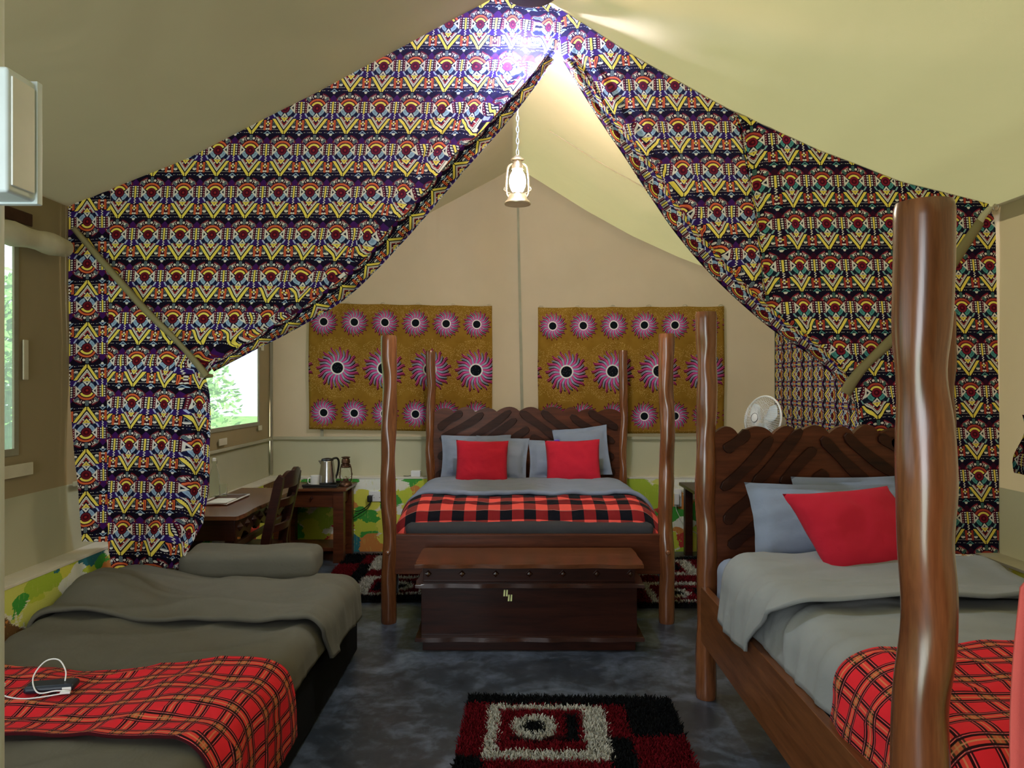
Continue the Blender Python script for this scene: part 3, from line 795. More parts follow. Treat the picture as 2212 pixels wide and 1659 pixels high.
hem_strip('turned_edge', cr, [(1216, 132), (1292, 255), (1346, 335), (1392, 405), (1460, 505), (1548, 606), (1660, 706), (1760, 775), (1826, 838)], 44, 'tribal', 2.3, -1)
ribbon('tieback', cr, [(2118, 478), (2050, 580), (1985, 680), (1920, 740), (1868, 790), (1840, 825), (1826, 850)], 22, 'strap', YC-0.075)
bm = BM(); tube(bm, [P(2110, 490, YC-0.05), P(2122, 468, YC-0.04), P(2138, 450, YC-0.02)], lambda t: 0.02-0.006*t, 10); ob('tie_knot', bm, 'cream', cr)
bm = BM(); c0 = P(2151, 448, YC-0.02); tube(bm, [c0+Vector((0.014*math.cos(a), 0, 0.018*math.sin(a))) for a in [2*PI*i/16 for i in range(16)]], 0.003, 6, True); ob('hanging_ring', bm, 'tin', cr)

# ------------------------------------------------------------------ wall hangings
def hanging(label, x0, x1, z0, z1, y, seed, group='sunburst hangings on the back wall', nring=5, skew=0.0):
    t = thing('wall_hanging', label, 'hanging', ((x0+x1)/2, y, z0), group)
    def f(u, v):
        x = lerp(x0, x1, u)+0.006*nz(v*3, seed, 1)*(u*2-1); z = lerp(z1, z0, v)-0.010*math.sin(PI*(u*nring % 1))*(1-v)*0.6+skew*u*(1 if v < .5 else 1)
        return Vector((x, y-0.010*math.sin(PI*v)+0.012*nz(u*5, v*3, seed)*v, z))
    gridmesh('printed_cloth', 60, 40, f, 'suns', t, lambda u, v: ((x1-x0)*u, -(z1-z0)*v), 0.004, 0)
    for k in range(nring+1):
        px = lerp(x0+0.03, x1-0.03, k/nring); zz = z1+skew*k/nring; bm = BM(); tube(bm, [Vector((px+0.020*math.cos(a), y-0.006*math.sin(a), zz+0.004+0.013*math.sin(a))) for a in [2*PI*i/14 for i in range(14)]], 0.0028, 6, True); ob('hanging_ring', bm, 'tin', t)
    return t
yh = YB-0.055
hanging('sunburst print hanging left of the centre seam, behind the left bed posts', PX(668, yh), PX(1063, yh), PZ(927, yh), PZ(654, yh), yh, 1.3, skew=-0.03)
hanging('sunburst print hanging right of the centre seam, behind the right bed posts', PX(1162, yh), PX(1564, yh), PZ(938, yh), PZ(664, yh), yh, 5.1, skew=0.012)
xh = XR-0.05
t = thing('wall_hanging', 'small tribal print hanging on the side wall behind the pedestal fan', 'hanging', (xh, 6.2, 1.1))
def f(u, v): return Vector((xh-0.02-0.018*nz(u*6, v*2, 3), lerp(5.2, 6.98, u), lerp(2.36, 1.02, v)))
gridmesh('printed_cloth', 50, 30, f, 'tribal', t, lambda u, v: (lerp(2.36, 1.02, v)/TW, -lerp(5.2, 6.98, u)/TW), 0.004, 0)
for k in range(5):
    bm = BM(); c0 = Vector((xh-0.015, lerp(5.3, 6.9, k/4), 2.37)); tube(bm, [c0+Vector((0, 0.018*math.cos(a), 0.014*math.sin(a))) for a in [2*PI*i/12 for i in range(12)]], 0.003, 6, True); ob('hanging_ring', bm, 'tin', t)
# dark printed cloth on the right wall at the frame edge
def f(u, v): return Vector((xh-0.02-0.02*math.sin(u*18)*0.6, lerp(3.0, 3.66-0.05*(1-v)-0.03*math.sin(v*6), u), lerp(1.44, 1.15, v)))
o = gridmesh('wall_pocket', 24, 12, f, 'tribal_t', None, lambda u, v: (u*3.9, -v*1.7), 0.006, 0); tag(o, 'dark printed cloth on the wall at the right frame edge', 'cloth')

# ------------------------------------------------------------------ lights hanging from the ridge
lx, ly = PX(1118, 4.45), 4.45
lt = thing('hanging_lantern', 'lit hurricane lantern hanging on a chain in the tent opening', 'lantern', (lx, ly, PZ(443, ly)))
zb = PZ(442, ly)
bm = BM(); lathe(bm, [(0.078, 0.0), (0.080, 0.006), (0.074, 0.016), (0.062, 0.028), (0.055, 0.050), (0.050, 0.062), (0.030, 0.068)], (lx, ly, zb), 32); ob('oil_tank', bm, 'tin', lt)
bm = BM(); lathe(bm, [(0.026, 0.074), (0.036, 0.085), (0.048, 0.115), (0.050, 0.145), (0.044, 0.175), (0.032, 0.198), (0.028, 0.205)], (lx, ly, zb), 24); ob('glass_globe', bm, 'lantern_glow', lt)
bm = BM(); lathe(bm, [(0.032, 0.208), (0.036, 0.212), (0.034, 0.232), (0.026, 0.245), (0.026, 0.262), (0.040, 0.268), (0.040, 0.273), (0.022, 0.285), (0.012, 0.296)], (lx, ly, zb), 24); ob('chimney', bm, 'tin', lt)
bm = BM(); lathe(bm, [(0.022, 0.066), (0.024, 0.070), (0.028, 0.073), (0.022, 0.076)], (lx, ly, zb), 20); ob('burner', bm, 'tin', lt)
for s in (-1, 1):
    bm = BM(); tube(bm, spline([(lx+s*0.050, ly, zb+0.035), (lx+s*0.068, ly, zb+0.075), (lx+s*0.066, ly, zb+0.16), (lx+s*0.056, ly, zb+0.225), (lx+s*0.030, ly, zb+0.245)], 6), 0.006, 8); ob('side_tube', bm, 'tin', lt)
bm = BM(); tube(bm, spline([(lx-0.068, ly, zb+0.12), (lx-0.082, ly, zb+0.09), (lx-0.05, ly-0.06, zb+0.055), (lx, ly-0.085, zb+0.052), (lx+0.05, ly-0.06, zb+0.055), (lx+0.082, ly, zb+0.09), (lx+0.068, ly, zb+0.12)], 6), 0.0022, 6); ob('carrying_handle', bm, 'tin', lt)
bm = BM(); tube(bm, [(0.0075*math.cos(a), 0, 0.021*math.sin(a)) for a in [2*PI*i/14 for i in range(14)]], 0.0026, 6, True)
zc = zb+0.298+0.016; k = 0; first = None
while zc < roofz(lx)-0.04:
    if first is None:
        first = ob('chain_link', bm, 'chain', None); o = first
    else:
        o = first.copy(); C.objects.link(o)
    o.parent = lt; o.matrix_parent_inverse = Matrix.Translation(-Vector(lt.location))
    o.location = (lx, ly, zc); o.rotation_euler = (0, 0, 0.35+(PI/2 if k % 2 else 0)); zc += 0.034; k += 1
# cool bulb behind the curtain at the ridge
bx, by, bz = PX(1134, 4.0), 4.0, 3.335
t = thing('ridge_light', 'bright white bulb shining through the curtain at the tent ridge', 'lamp', (bx, by, bz))
bm = BM(); lathe(bm, [(0.012, -0.06), (0.028, -0.045), (0.034, -0.02), (0.028, 0.008), (0.014, 0.024)], (bx, by, bz), 20); ob('bulb', bm, 'bulb', t)
bm = BM(); lathe(bm, [(0.015, 0.024), (0.018, 0.028), (0.018, 0.062), (0.008, 0.07)], (bx, by, bz), 16); ob('socket', bm, 'white', t)
bm = BM(); tube(bm, [(bx, by, bz+0.07), (bx, by, roofz(bx)-0.002)], 0.003, 6); ob('cord', bm, 'blackp', t)
# unlit shade at the top edge
sx_, sy_ = PX(1148, 3.45), 3.45; sz = PZ(-12, 3.45)
t = thing('pendant_lamp', 'brown round lamp shade under the ridge at the top edge', 'lamp', (sx_, sy_, sz))
bm = BM(); lathe(bm, [(0.113, 0.0), (0.118, 0.004), (0.108, 0.05), (0.085, 0.09), (0.04, 0.112), (0.02, 0.116)], (sx_, sy_, sz), 36); ob('shade', bm, 'shade', t)
bm = BM(); tube(bm, [Vector((sx_+0.117*math.cos(a), sy_+0.117*math.sin(a), sz+0.003)) for a in [2*PI*i/40 for i in range(40)]], 0.004, 6, True); ob('rim', bm, 'bronze', t)
bm = BM(); tube(bm, [(sx_, sy_, sz+0.114), (sx_, sy_, roofz(sx_)-0.002)], 0.004, 6); ob('cord', bm, 'blackp', t)
# pale pole and frosted lamp box at the left frame edge
pxp = PX(-37, 1.2)
bm = BM(); tube(bm, [(pxp, 1.2, 0.0), (pxp, 1.2, 1.6), (pxp, 1.2, roofz(pxp)-0.035)], 0.029, 20); tag(ob('tent_pole', bm, 'pole'), 'pale round tent pole at the left edge of the frame', 'pole')
t = thing('lamp_box', 'frosted white plastic lamp box fixed to the pale pole', 'lamp', (pxp+0.05, 1.2, PZ(440, 1.2)))
x0, x1 = PX(4, 1.2), PX(84, 1.2); zt, zl = PZ(184, 1.2), PZ(440, 1.2)
bm = BM(); box(bm, x0, x1, 1.125, 1.2, zl, zt, 0.006, 3); ob('body', bm, 'frost', t)
bm = BM(); box(bm, x1-0.002, x1+0.003, 1.133, 1.186, zl+0.012, zt-0.012, 0.002); ob('lens', bm, 'white', t)
bm = BM(); box(bm, x0-0.002, x1+0.004, 1.190, 1.204, zl-0.003, zt+0.003, 0.002); ob('rim', bm, 'frost', t)
bm = BM(); box(bm, pxp-0.01, x0+0.006, 1.18, 1.22, zl+0.08, zl+0.12, 0.003); box(bm, pxp-0.032, pxp+0.032, 1.168, 1.232, zl+0.085, zl+0.115, 0.003); ob('bracket', bm, 'frost', t)
# ------------------------------------------------------------------ carved four-poster beds
def post(name, cx, cy, z1, R, seed, parent, mat='post', plain_top=0.22, plain_low=0.40, lean=(0, 0), gouge=0.25):
    rnd = random.Random(seed); n = 32; nz_ = 110
    fac = [(rnd.uniform(-0.3, 0.3)+k*PI/2+PI/4, rnd.uniform(0.36, 0.56), rnd.uniform(0, 6.28), rnd.uniform(0.8, 1.15)) for k in range(4)]
    bm = BM(); rings = []
    for j in range(nz_+1):
        z = z1*j/nz_; fade = smooth((z1-z-0.06)/plain_top)*smooth((z-0.05)/plain_low)
        ox = 0.006*math.sin(z*6.1+seed)*fade+lean[0]*z; oy = 0.005*math.cos(z*6.3+seed*2)*fade+lean[1]*z
        ring = []
        for i in range(n):
            a = 2*PI*i/n; r = R*(1.0+0.04*nz(z*2, seed, 0))
            for fa, lam, ph, kk in fac:
                cs = math.cos(a-fa)
                if cs > 0:
                    g = 0.5+0.5*math.sin(2*PI*z/lam+ph); r -= R*gouge*kk*fade*(cs**2.2)*g*g
            if j in (0, nz_): r *= 0.94
            ring.append(bm.verts.new((cx+ox+r*math.cos(a), cy+oy+r*math.sin(a), z)))
        rings.append(ring)
    for a, b in zip(rings, rings[1:]):
        for i in range(n): bm.faces.new((a[i], a[(i+1) % n], b[(i+1) % n], b[i]))
    bm.faces.new(rings[0][::-1]); bm.faces.new(rings[-1])
    return ob(name, bm, mat, parent, True, 50)
def wavy_board(name, x0, x1, y0, y1, z0, ztop, humps, parent, seed, mat='board', amp=0.045, peak=0.02):
    rnd = random.Random(seed); cut = [0.0]
    for i in range(humps): cut.append(cut[-1]+rnd.uniform(0.8, 1.2))
    cut = [c/cut[-1] for c in cut]; pts = [(x0, z0)]
    for i in range(humps):
        h = rnd.uniform(0.75, 1.15)*amp
        for k in range(9):
            t = k/8 if i == humps-1 else k/9
            u = lerp(cut[i], cut[i+1], t)
            pts.append((lerp(x0, x1, u), ztop-amp+h*math.sin(PI*t)**0.8*(0.8+0.4*t)+peak*(1-abs(2*u-1))))
    pts.append((x1, z0))
    return ob(name, prism(BM(), pts, lambda a, b: (a, y0, b), (0, y1-y0, 0)), mat, parent, True, 25)
def carved_slat(name, p, q, wd, y, parent, seed, th=0.024):
    rnd = random.Random(seed); p = Vector((p[0], p[1])); q = Vector((q[0], q[1])); d = q-p; L = d.length; d /= L; n = Vector((-d.y, d.x)); top = []; bot = []
    N = 12
    for i in range(N+1):
        t = i/N; e = min(1.0, 0.45+t*7.0, 0.45+(1-t)*7.0); w_ = wd/2*e*(1+0.06*math.sin(t*9+seed)); c = p+d*(L*t)+n*(0.006*math.sin(t*5+seed))
        top.append(tuple(c+n*w_)); bot.append(tuple(c-n*w_*(1+0.08*math.sin(t*11))))
    bm = BM(); prism(bm, top+bot[::-1], lambda a, b: (a, y, b), (0, -th, 0), 0.005)
    return ob(name, bm, 'slat', parent, True, 30)
def bolt(parent, c, r=0.016, axis='Y', mat='post'):
    m = Matrix.Rotation(PI/2, 3, 'X') if axis == 'Y' else Matrix.Rotation(-PI/2, 3, 'Y')
    bm = BM(); lathe(bm, [(r, 0.0), (r, 0.010), (r*0.7, 0.016), (0.001, 0.018)], c, 14, m); return ob('peg', bm, mat, parent)

# far double bed
by0, by1 = 4.94, 6.92
fb = thing('four_poster_bed', 'carved dark four-poster double bed under the hanging lantern', 'bed', (0.11, 5.9, 0))
xl0, xr0, xl1, xr1 = PX(840, by0), PX(1440, by0), PX(930, by1), PX(1346, by1)
post('bed_post', xl0, by0, PZ(725, by0), 0.0525, 11, fb); post('bed_post', xr0, by0, PZ(721, by0), 0.0525, 13, fb)
post('bed_post', xl1, by1, PZ(758, by1), 0.046, 17, fb); post('bed_post', xr1, by1, PZ(757, by1), 0.042, 12, fb)
hb = wavy_board('headboard', xl1+0.03, xr1-0.025, 6.90, 6.94, 0.45, PZ(882, 6.9), 9, fb, 5)
def z7(zx, zy): return (PX(zx/2.91+800, 6.9), PZ(zy/2.91+850, 6.9))
for k, (a, b, c, d) in enumerate([(428, 222, 575, 112), (442, 292, 710, 125), (560, 330, 885, 112), (690, 312, 920, 165), (850, 310, 998, 222), (425, 400, 560, 330), (415, 525, 525, 455),
                                  (940, 118, 1215, 300), (1075, 115, 1335, 300), (1258, 140, 1530, 312), (1375, 110, 1552, 225), (1010, 265, 1110, 330), (1400, 330, 1528, 405), (1440, 445, 1535, 500)]):
    carved_slat('carved_slat', z7(a, b), z7(c, d), 0.066, 6.905, hb, k)
bm = BM(); box(bm, xl0+0.02, xr0-0.02, 4.92, 4.965, 0.325, PZ(1155, 4.92), 0.006); ob('foot_rail', bm, 'board', fb)
for s, xa, xb in ((-1, xl0, xl1), (1, xr0, xr1)):
    bm = BM(); prism(bm, [(xa-0.02, by0), (xa+0.02, by0), (xb+0.02, by1), (xb-0.02, by1)], lambda a, b: (a, b, 0.325), (0, 0, 0.255)); ob('side_rail', bm, 'rail', fb)
bm = BM(); box(bm, xl0+0.04, xr0-0.05, 4.97, 6.88, 0.36, 0.39); ob('bed_base', bm, 'board', fb, False)
bolt(fb, (xl0+0.002, by0-0.05, PZ(1190, by0))); bolt(fb, (xr0-0.002, by0-0.05, PZ(1190, by0)))
bm = BM(); rounded_box(bm, -0.735, 0.965, 4.985, 6.87, 0.392, 0.655, 0.06, 26, 0.01, 2)
tag(ob('mattress', bm, 'dkgrey'), 'mattress in a dark fitted sheet on the double bed', 'mattress')
def zc_(s, t): return 0.715+0.035*smooth((t-5.0)/0.5)+0.012*nz(s*2.4, t*2.2, 4)
drape('duvet', -1.02, 1.25, 4.78, 6.60, -0.80, 1.03, 5.02, 8.0, 0.20, zc_, 'grey', None, 90, 70, 0.035, 0.014, 5, 5, 2.0, None, 1.0)
tag(bpy.data.objects['duvet'], 'cool-lit grey duvet spread over the far double bed', 'duvet')
o = drape('folded_sheet', -0.98, 1.21, 5.46, 6.42, -0.815, 1.045, 4.0, 8.0, 0.20, lambda s, t: zc_(s, t)+0.030+0.022*math.exp(-(t-5.46)/0.07), 'grey', None, 90, 40, 0.03, 0.014, 5, 5, 2.0, lambda s, t, u, v: (s, t+0.03*nz(s*2.0, 1, 1)*(1-v)))
tag(o, 'cool-lit grey top sheet folded back across the double bed below its pillows', 'sheet')
o = drape('throw', -0.98, 1.20, 4.81, 5.42, -0.822, 1.05, 5.00, 8.0, 0.215, lambda s, t: zc_(s, t)+0.026, 'check', None, 110, 40, 0.010, 0.012, 5, 6, 2.0, lambda s, t, u, v: (s, t+(0.03*nz(s*1.3, 3, 1)+0.02*(1-abs(2*u-1)))*(1-v)), 1.35)
tag(o, 'black and red checked throw across the foot of the double bed', 'throw')
# pillows of the double bed
PG = 'grey pillows on the double bed'
for lab, c, wd, ht, rot, seed in (
    ('grey pillow lying behind the left red cushion, against the headboard', (PX(1028, 6.66), 6.70, 0.935), 0.64, 0.40, (-0.30, 0, 0.05), 1),
    ('grey pillow poking out right of the left red cushion', (PX(1082, 6.55), 6.56, 0.930), 0.48, 0.40, (-0.36, 0.05, -0.10), 2),
    ('grey pillow with its edge showing left of the right red cushion', (PX(1205, 6.55), 6.56, 0.925), 0.52, 0.36, (-0.38, 0.0, 0.05), 3),
    ('tall grey pillow rising above and right of the right red cushion', (PX(1258, 6.66), 6.70, 0.975), 0.50, 0.46, (-0.26, -0.10, -0.04), 4)):
    tag(pillow('pillow', c, wd, ht, 0.13, rot, 'grey', seed, 0.035), lab, 'pillow', PG)
tag(pillow('cushion', (PX(1041, 6.37), 6.37, 0.912), 0.455, 0.40, 0.15, (-0.34, 0.02, 0.03), 'red', 6), 'square red cushion at the left on the double bed', 'cushion', 'red cushions')
tag(pillow('cushion', (PX(1238, 6.37), 6.37, 0.915), 0.475, 0.40, 0.15, (-0.32, -0.03, -0.04), 'red', 7), 'square red cushion at the right on the double bed', 'cushion', 'red cushions')
bm = BM(); q = P(1203, 953, 6.55); box(bm, q.x-0.022, q.x+0.022, 6.53, 6.57, q.z-0.012, q.z+0.012, 0.004); tag(ob('glow_spot', bm, 'violet'), 'tiny violet block for the small glow on the pillow behind the right cushion', 'glow_spot')  # plain violet block, its colour standing for a small purple light

# near single bed on the right
ry, hy = 1.60, 3.76
pl, pr = 0.985, PX(2040, hy)
nb = thing('four_poster_bed', 'carved brown four-poster bed at the right with a tall near post', 'bed', (1.5, 2.7, 0))
post('bed_post', pl, hy, PZ(674, hy), 0.0530, 23, nb); post('bed_post', pr, hy, PZ(674, hy), 0.0530, 29, nb)
post('bed_post', PX(1996, ry), ry, PZ(438, ry), 0.0605, 32, nb, plain_top=0.35, gouge=0.20); post('bed_post', 2.12, ry, PZ(438, ry), 0.0605, 37, nb)
hb = wavy_board('headboard', pl+0.03, pr-0.03, 3.745, 3.785, 0.42, PZ(922, 3.75), 8, nb, 8, 'board', 0.045, 0.012)
def z1(zx, zy): return (PX(zx/1.977+1480, 3.74), PZ(zy/1.977+820, 3.74))
for k, (a, b, c, d) in enumerate([(172, 308, 268, 218), (158, 472, 372, 250), (290, 445, 500, 215), (405, 440, 555, 295), (540, 445, 602, 392), (168, 612, 300, 480), (190, 720, 330, 590),
                                  (578, 252, 790, 450), (680, 235, 900, 420), (830, 235, 940, 320), (880, 250, 1010, 360), (900, 430, 1000, 520), (950, 600, 1040, 680)]):
    carved_slat('carved_slat', z1(a, b), z1(c, d), 0.052, 3.750, hb, k+20)
bm = BM(); prism(bm, [(0.930, ry+0.02), (0.968, ry+0.02), (0.988, hy-0.03), (0.950, hy-0.03)], lambda a, b: (a, b, 0.298), (0, 0, 0.272), 0.004); ob('side_rail', bm, 'rail', nb)
bm = BM(); box(bm, 2.10, 2.14, ry+0.02, hy-0.03, 0.298, 0.57, 0.004); ob('side_rail', bm, 'rail', nb)
bm = BM(); box(bm, 0.93, 2.10, ry-0.02, ry+0.02, 0.298, 0.57, 0.004); ob('foot_rail', bm, 'board', nb)
bm = BM(); box(bm, 0.99, 2.09, ry+0.03, hy-0.04, 0.36, 0.40); ob('bed_base', bm, 'board', nb, False)
bm = BM(); rounded_box(bm, 1.005, 2.085, ry+0.03, 3.70, 0.405, 0.735, 0.07, 26, 0.01, 4)
tag(ob('mattress', bm, 'grey'), 'mattress in a blue-grey sheet on the right four-poster bed', 'mattress')
def zr(s, t): return 0.765+0.02*smooth((t-1.7)/1.2)+0.014*nz(s*2.4, t*2.0, 7)
o = drape('duvet', 0.83, 2.30, 1.55, 3.40, 0.985, 2.12, 1.64, 9, 0.13, zr, 'grey_r', None, 80, 90, 0.035, 0.016, 3, 7, 3.0)
tag(o, 'grey duvet laid over the right four-poster bed', 'duvet')
def foldedge(s, t, u, v):
    return (s-0.06*(1-u)*(1-v)*0.0, t+(0.30*smooth((0.22-u)/0.22))*(1-v)*0.9+0.03*nz(s*2.2, 2, 2)*(1-v))
o = drape('folded_sheet', 0.70, 2.32, 2.62, 3.33, 0.935, 2.15, 0.0, 9, 0.13, lambda s, t: zr(s, t)+0.034+0.02*math.exp(-(t-2.62)/0.08)+0.012*math.sin(t*9+s*2), 'grey_r', None, 90, 50, 0.014, 0.016, 3.2, 6, 9.0, foldedge)
tag(o, 'grey top sheet turned back over the right bed, its corner hanging past the rail', 'sheet')
o = drape('throw', 0.80, 2.34, 1.48, 2.24, 0.972, 2.135, 1.625, 9, 0.15, lambda s, t: zr(s, t)+0.024, 'tartan', None, 90, 70, 0.010, 0.014, 4, 4, 5.0, lambda s, t, u, v: (s, t+0.03*nz(s*2.0, 5, 1)*v))
tag(o, 'red tartan throw over the foot of the right bed behind the tall post', 'throw', 'red tartan throws')
tag(pillow('pillow', (1.53, 3.53, 0.925), 0.80, 0.40, 0.17, (-0.42, 0.01, 0.0), 'grey', 12, 0.03), 'large flanged grey pillow behind the red cushion of the right bed', 'pillow', 'grey pillows on the right bed')
tag(pillow('pillow', (1.72, 3.645, 0.94), 0.66, 0.40, 0.12, (-0.20, -0.02, 0.0), 'grey', 13, 0.03), 'grey pillow propped on the right headboard behind the large one', 'pillow', 'grey pillows on the right bed')
tag(pillow('cushion', (1.535, 3.27, 0.945), 0.50, 0.385, 0.16, (-0.50, -0.06, 0.10), 'red', 15, shear=-0.27), 'large red cushion leaning on the pillow of the right bed', 'cushion', 'red cushions')

# low divan bed on the left
bm = BM(); box(bm, -2.14, -0.912, 1.84, 4.38, 0.015, 0.275, 0.02, 3)
lb = thing('divan_bed', 'low black divan base of the left bed', 'bed', (-1.5, 3.1, 0)); ob('base', bm, 'black', lb)
for x in (-2.05, -1.0):
    for y in (1.95, 4.28):
        bm = BM(); lathe(bm, [(0.025, 0.0), (0.03, 0.004), (0.03, 0.02)], (x, y, 0.0), 12); ob('foot', bm, 'blackp', lb)
bm = BM(); rounded_box(bm, -2.14, -0.895, 1.86, 4.37, 0.277, 0.445, 0.06, 26, 0.006, 6)
tag(ob('mattress', bm, 'dkgrey'), 'thin dark mattress on the black divan base', 'mattress')
def zl_(s, t): return 0.480+0.055*smooth((-1.55-s)/0.5)*math.exp(-((t-3.5)/0.5)**2)+0.016*nz(s*2.2, t*1.8, 3)
o = drape('duvet', -2.22, -0.78, 1.74, 4.05, -2.17, -0.885, 1.83, 9, 0.085, zl_, 'grey_l', None, 90, 110, 0.03, 0.016, 3, 4, 1.0)
tag(o, 'olive grey duvet covering the low left bed', 'duvet')
def zfold(s, t): return zl_(s, t)+0.040+0.030*math.sin(PI*clamp((t-3.36)/0.8))+0.05*smooth((-1.6-s)/0.4)*math.sin(PI*clamp((t-3.3)/0.9))+0.010*math.sin(t*16+s*3)
o = drape('folded_sheet', -2.24, -0.66, 3.38, 4.12, -2.18, -0.850, 0, 9, 0.10, zfold, 'grey_l', None, 100, 60, 0.018, 0.016, 3, 6, 7.0, lambda s, t, u, v: (s, t+(0.06*nz(s*1.7, 4, 1)+0.10*smooth((u-0.86)/0.14)-0.05*smooth((0.3-u)/0.3))*(1-v)))
tag(o, 'olive grey sheet folded back in a thick band on the left bed', 'sheet')
o = drape('throw', -2.22, -0.60, 2.28, 2.83, -2.18, -0.862, 0, 9, 0.12, lambda s, t: zl_(s, t)+0.034+0.008*math.sin(t*14+s*2.5), 'tartan', None, 110, 60, 0.010, 0.016, 4, 5, 3.0, lambda s, t, u, v: (s, t+v*(0.02*nz(s*2.5, 6, 1)+0.06*smooth((u-0.35)/0.45))-0.16*(1-v)*smooth((u-0.62)/0.38)))
tag(o, 'red tartan throw across the left bed under the power bank', 'throw', 'red tartan throws')
bm = BM(); rounded_box(bm, -1.86, -1.095, 4.07, 4.38, 0.50, 0.66, 0.055, 26, 0.022, 8); tag(ob('pillow', bm, 'grey_l'), 'olive grey pillow at the head of the left bed below the desk', 'pillow')
# power bank and its cable
q = Vector((PX(112, 2.585), 2.585, zl_(-1.6, 2.58)+0.056))
R = Matrix.Translation(q) @ Matrix.Rotation(0.20, 4, 'Z')
bm = BM(); box(bm, -0.080, 0.080, -0.036, 0.036, 0.0, 0.026, 0.012, 4, R)
t = thing('power_bank', 'dark blue power bank lying on the left tartan throw', 'charger', q); ob('body', bm, 'navy', t)
bm = BM(); box(bm, 0.045, 0.074, -0.0375, -0.035, 0.006, 0.018, 0.001, 1, R); ob('port', bm, 'white', t)
def rq(x, y, z): return R @ Vector((x, y, z))
bm = BM(); tube(bm, spline([rq(-0.15, -0.005, 0.030), rq(-0.145, -0.03, 0.008), rq(-0.06, -0.060, -0.002), rq(0.06, -0.052, 0.004), rq(0.072, -0.048, 0.008), rq(0.03, -0.046, 0.012), rq(-0.025, -0.05, 0.012), rq(-0.055, -0.01, 0.05), rq(-0.03, 0.02, 0.092), rq(0.012, 0.024, 0.095), rq(0.040, 0.01, 0.06), rq(0.042, 0.0, 0.027)], 8), 0.0024, 8)
t = thing('charging_cable', 'white charging cable looped over the power bank', 'cable', q); ob('cord', bm, 'white', t)
bm = BM(); box(bm, 0.045, 0.078, -0.058, -0.046, 0.002, 0.010, 0.002, 2, R); ob('plug', bm, 'white', t)
bm = BM(); box(bm, -0.157, -0.143, -0.011, 0.001, 0.024, 0.036, 0.003, 2, R); ob('plug', bm, 'white', t)

# ------------------------------------------------------------------ chest
ch = thing('chest', 'dark wooden blanket chest at the foot of the double bed', 'chest', (0.1, 4.6, 0))
cy0, cy1 = 4.385, 4.84; xa, xb = -0.578, 0.782
def wavy_edge(x0, x1, y0, y1, seed, amp=0.007):
    pts = []; N = 40
    for i in range(N+1): pts.append((lerp(x0, x1, i/N), y0+amp*math.sin(i*0.62+seed)+amp*0.7*nz(i*0.4, seed, 0)))
    for i in range(1, 7): pts.append((x1+amp*math.sin(i*1.7+seed)*(0 < i < 6), lerp(y0, y1, i/6)))
    for i in range(6): pts.append((x0-amp*math.sin(i*1.9+seed)*(0 < i < 6), lerp(y1, y0, i/6)))
    out = []
    for p in pts:
        if not out or (Vector(p)-Vector(out[-1])).length > 1e-4: out.append(p)
    if (Vector(out[0])-Vector(out[-1])).length < 1e-4: out.pop()
    return out
bm = BM(); prism(bm, wavy_edge(xa, xb, cy0, cy1, 1), lambda a, b: (a, b, 0.497), (0, 0, 0.024), 0.006); ob('lid', bm, 'wood_lid', ch)
bm = BM(); box(bm, xa+0.045, xb-0.045, cy0+0.05, cy1-0.02, 0.405, 0.497, 0.003); fz = ob('frieze', bm, 'wood', ch)
bm = BM(); prism(bm, wavy_edge(xa+0.004, xb+0.004, cy0+0.005, cy1, 4, 0.005), lambda a, b: (a, b, 0.380), (0, 0, 0.025), 0.010); ob('upper_moulding', bm, 'edge', ch)
bm = BM(); box(bm, xa+0.035, xb-0.035, cy0+0.042, cy1-0.015, 0.085, 0.380, 0.003); ob('front_panel', bm, 'wood', ch)
bm = BM(); prism(bm, wavy_edge(xa+0.002, xb+0.006, cy0+0.005, cy1, 9, 0.006), lambda a, b: (a, b, 0.060), (0, 0, 0.026), 0.009); ob('lower_moulding', bm, 'edge', ch)
bm = BM(); box(bm, xa+0.045, xb-0.045, cy0+0.035, cy1-0.02, 0.0, 0.060, 0.003); ob('plinth', bm, 'wood', ch)
for k in range(7):
    x = lerp(PX(925, 4.43), PX(1362, 4.43), k/6)
    bm = BM(); lathe(bm, [(0.021, 0.0), (0.021, 0.006), (0.014, 0.016), (0.001, 0.022)], (x, cy0+0.05, 0.455), 4, Matrix.Rotation(PI/2, 3, 'X')); ob('carved_stud', bm, 'edge', ch, False)
for (a, b) in ((1089.5, 1281), (1095, 1281), (1099, 1291.5), (1104.5, 1291.5)):
    q = P(a, b, cy0+0.04); bm = BM(); prism(bm, [(q.x-0.006, q.z-0.019), (q.x+0.004, q.z-0.019), (q.x+0.006, q.z+0.019), (q.x-0.003, q.z+0.019)], lambda u, v: (u, cy0+0.042, v), (0, -0.006, 0), 0.001); ob('brass_inlay', bm, 'pale_brass', ch, False)

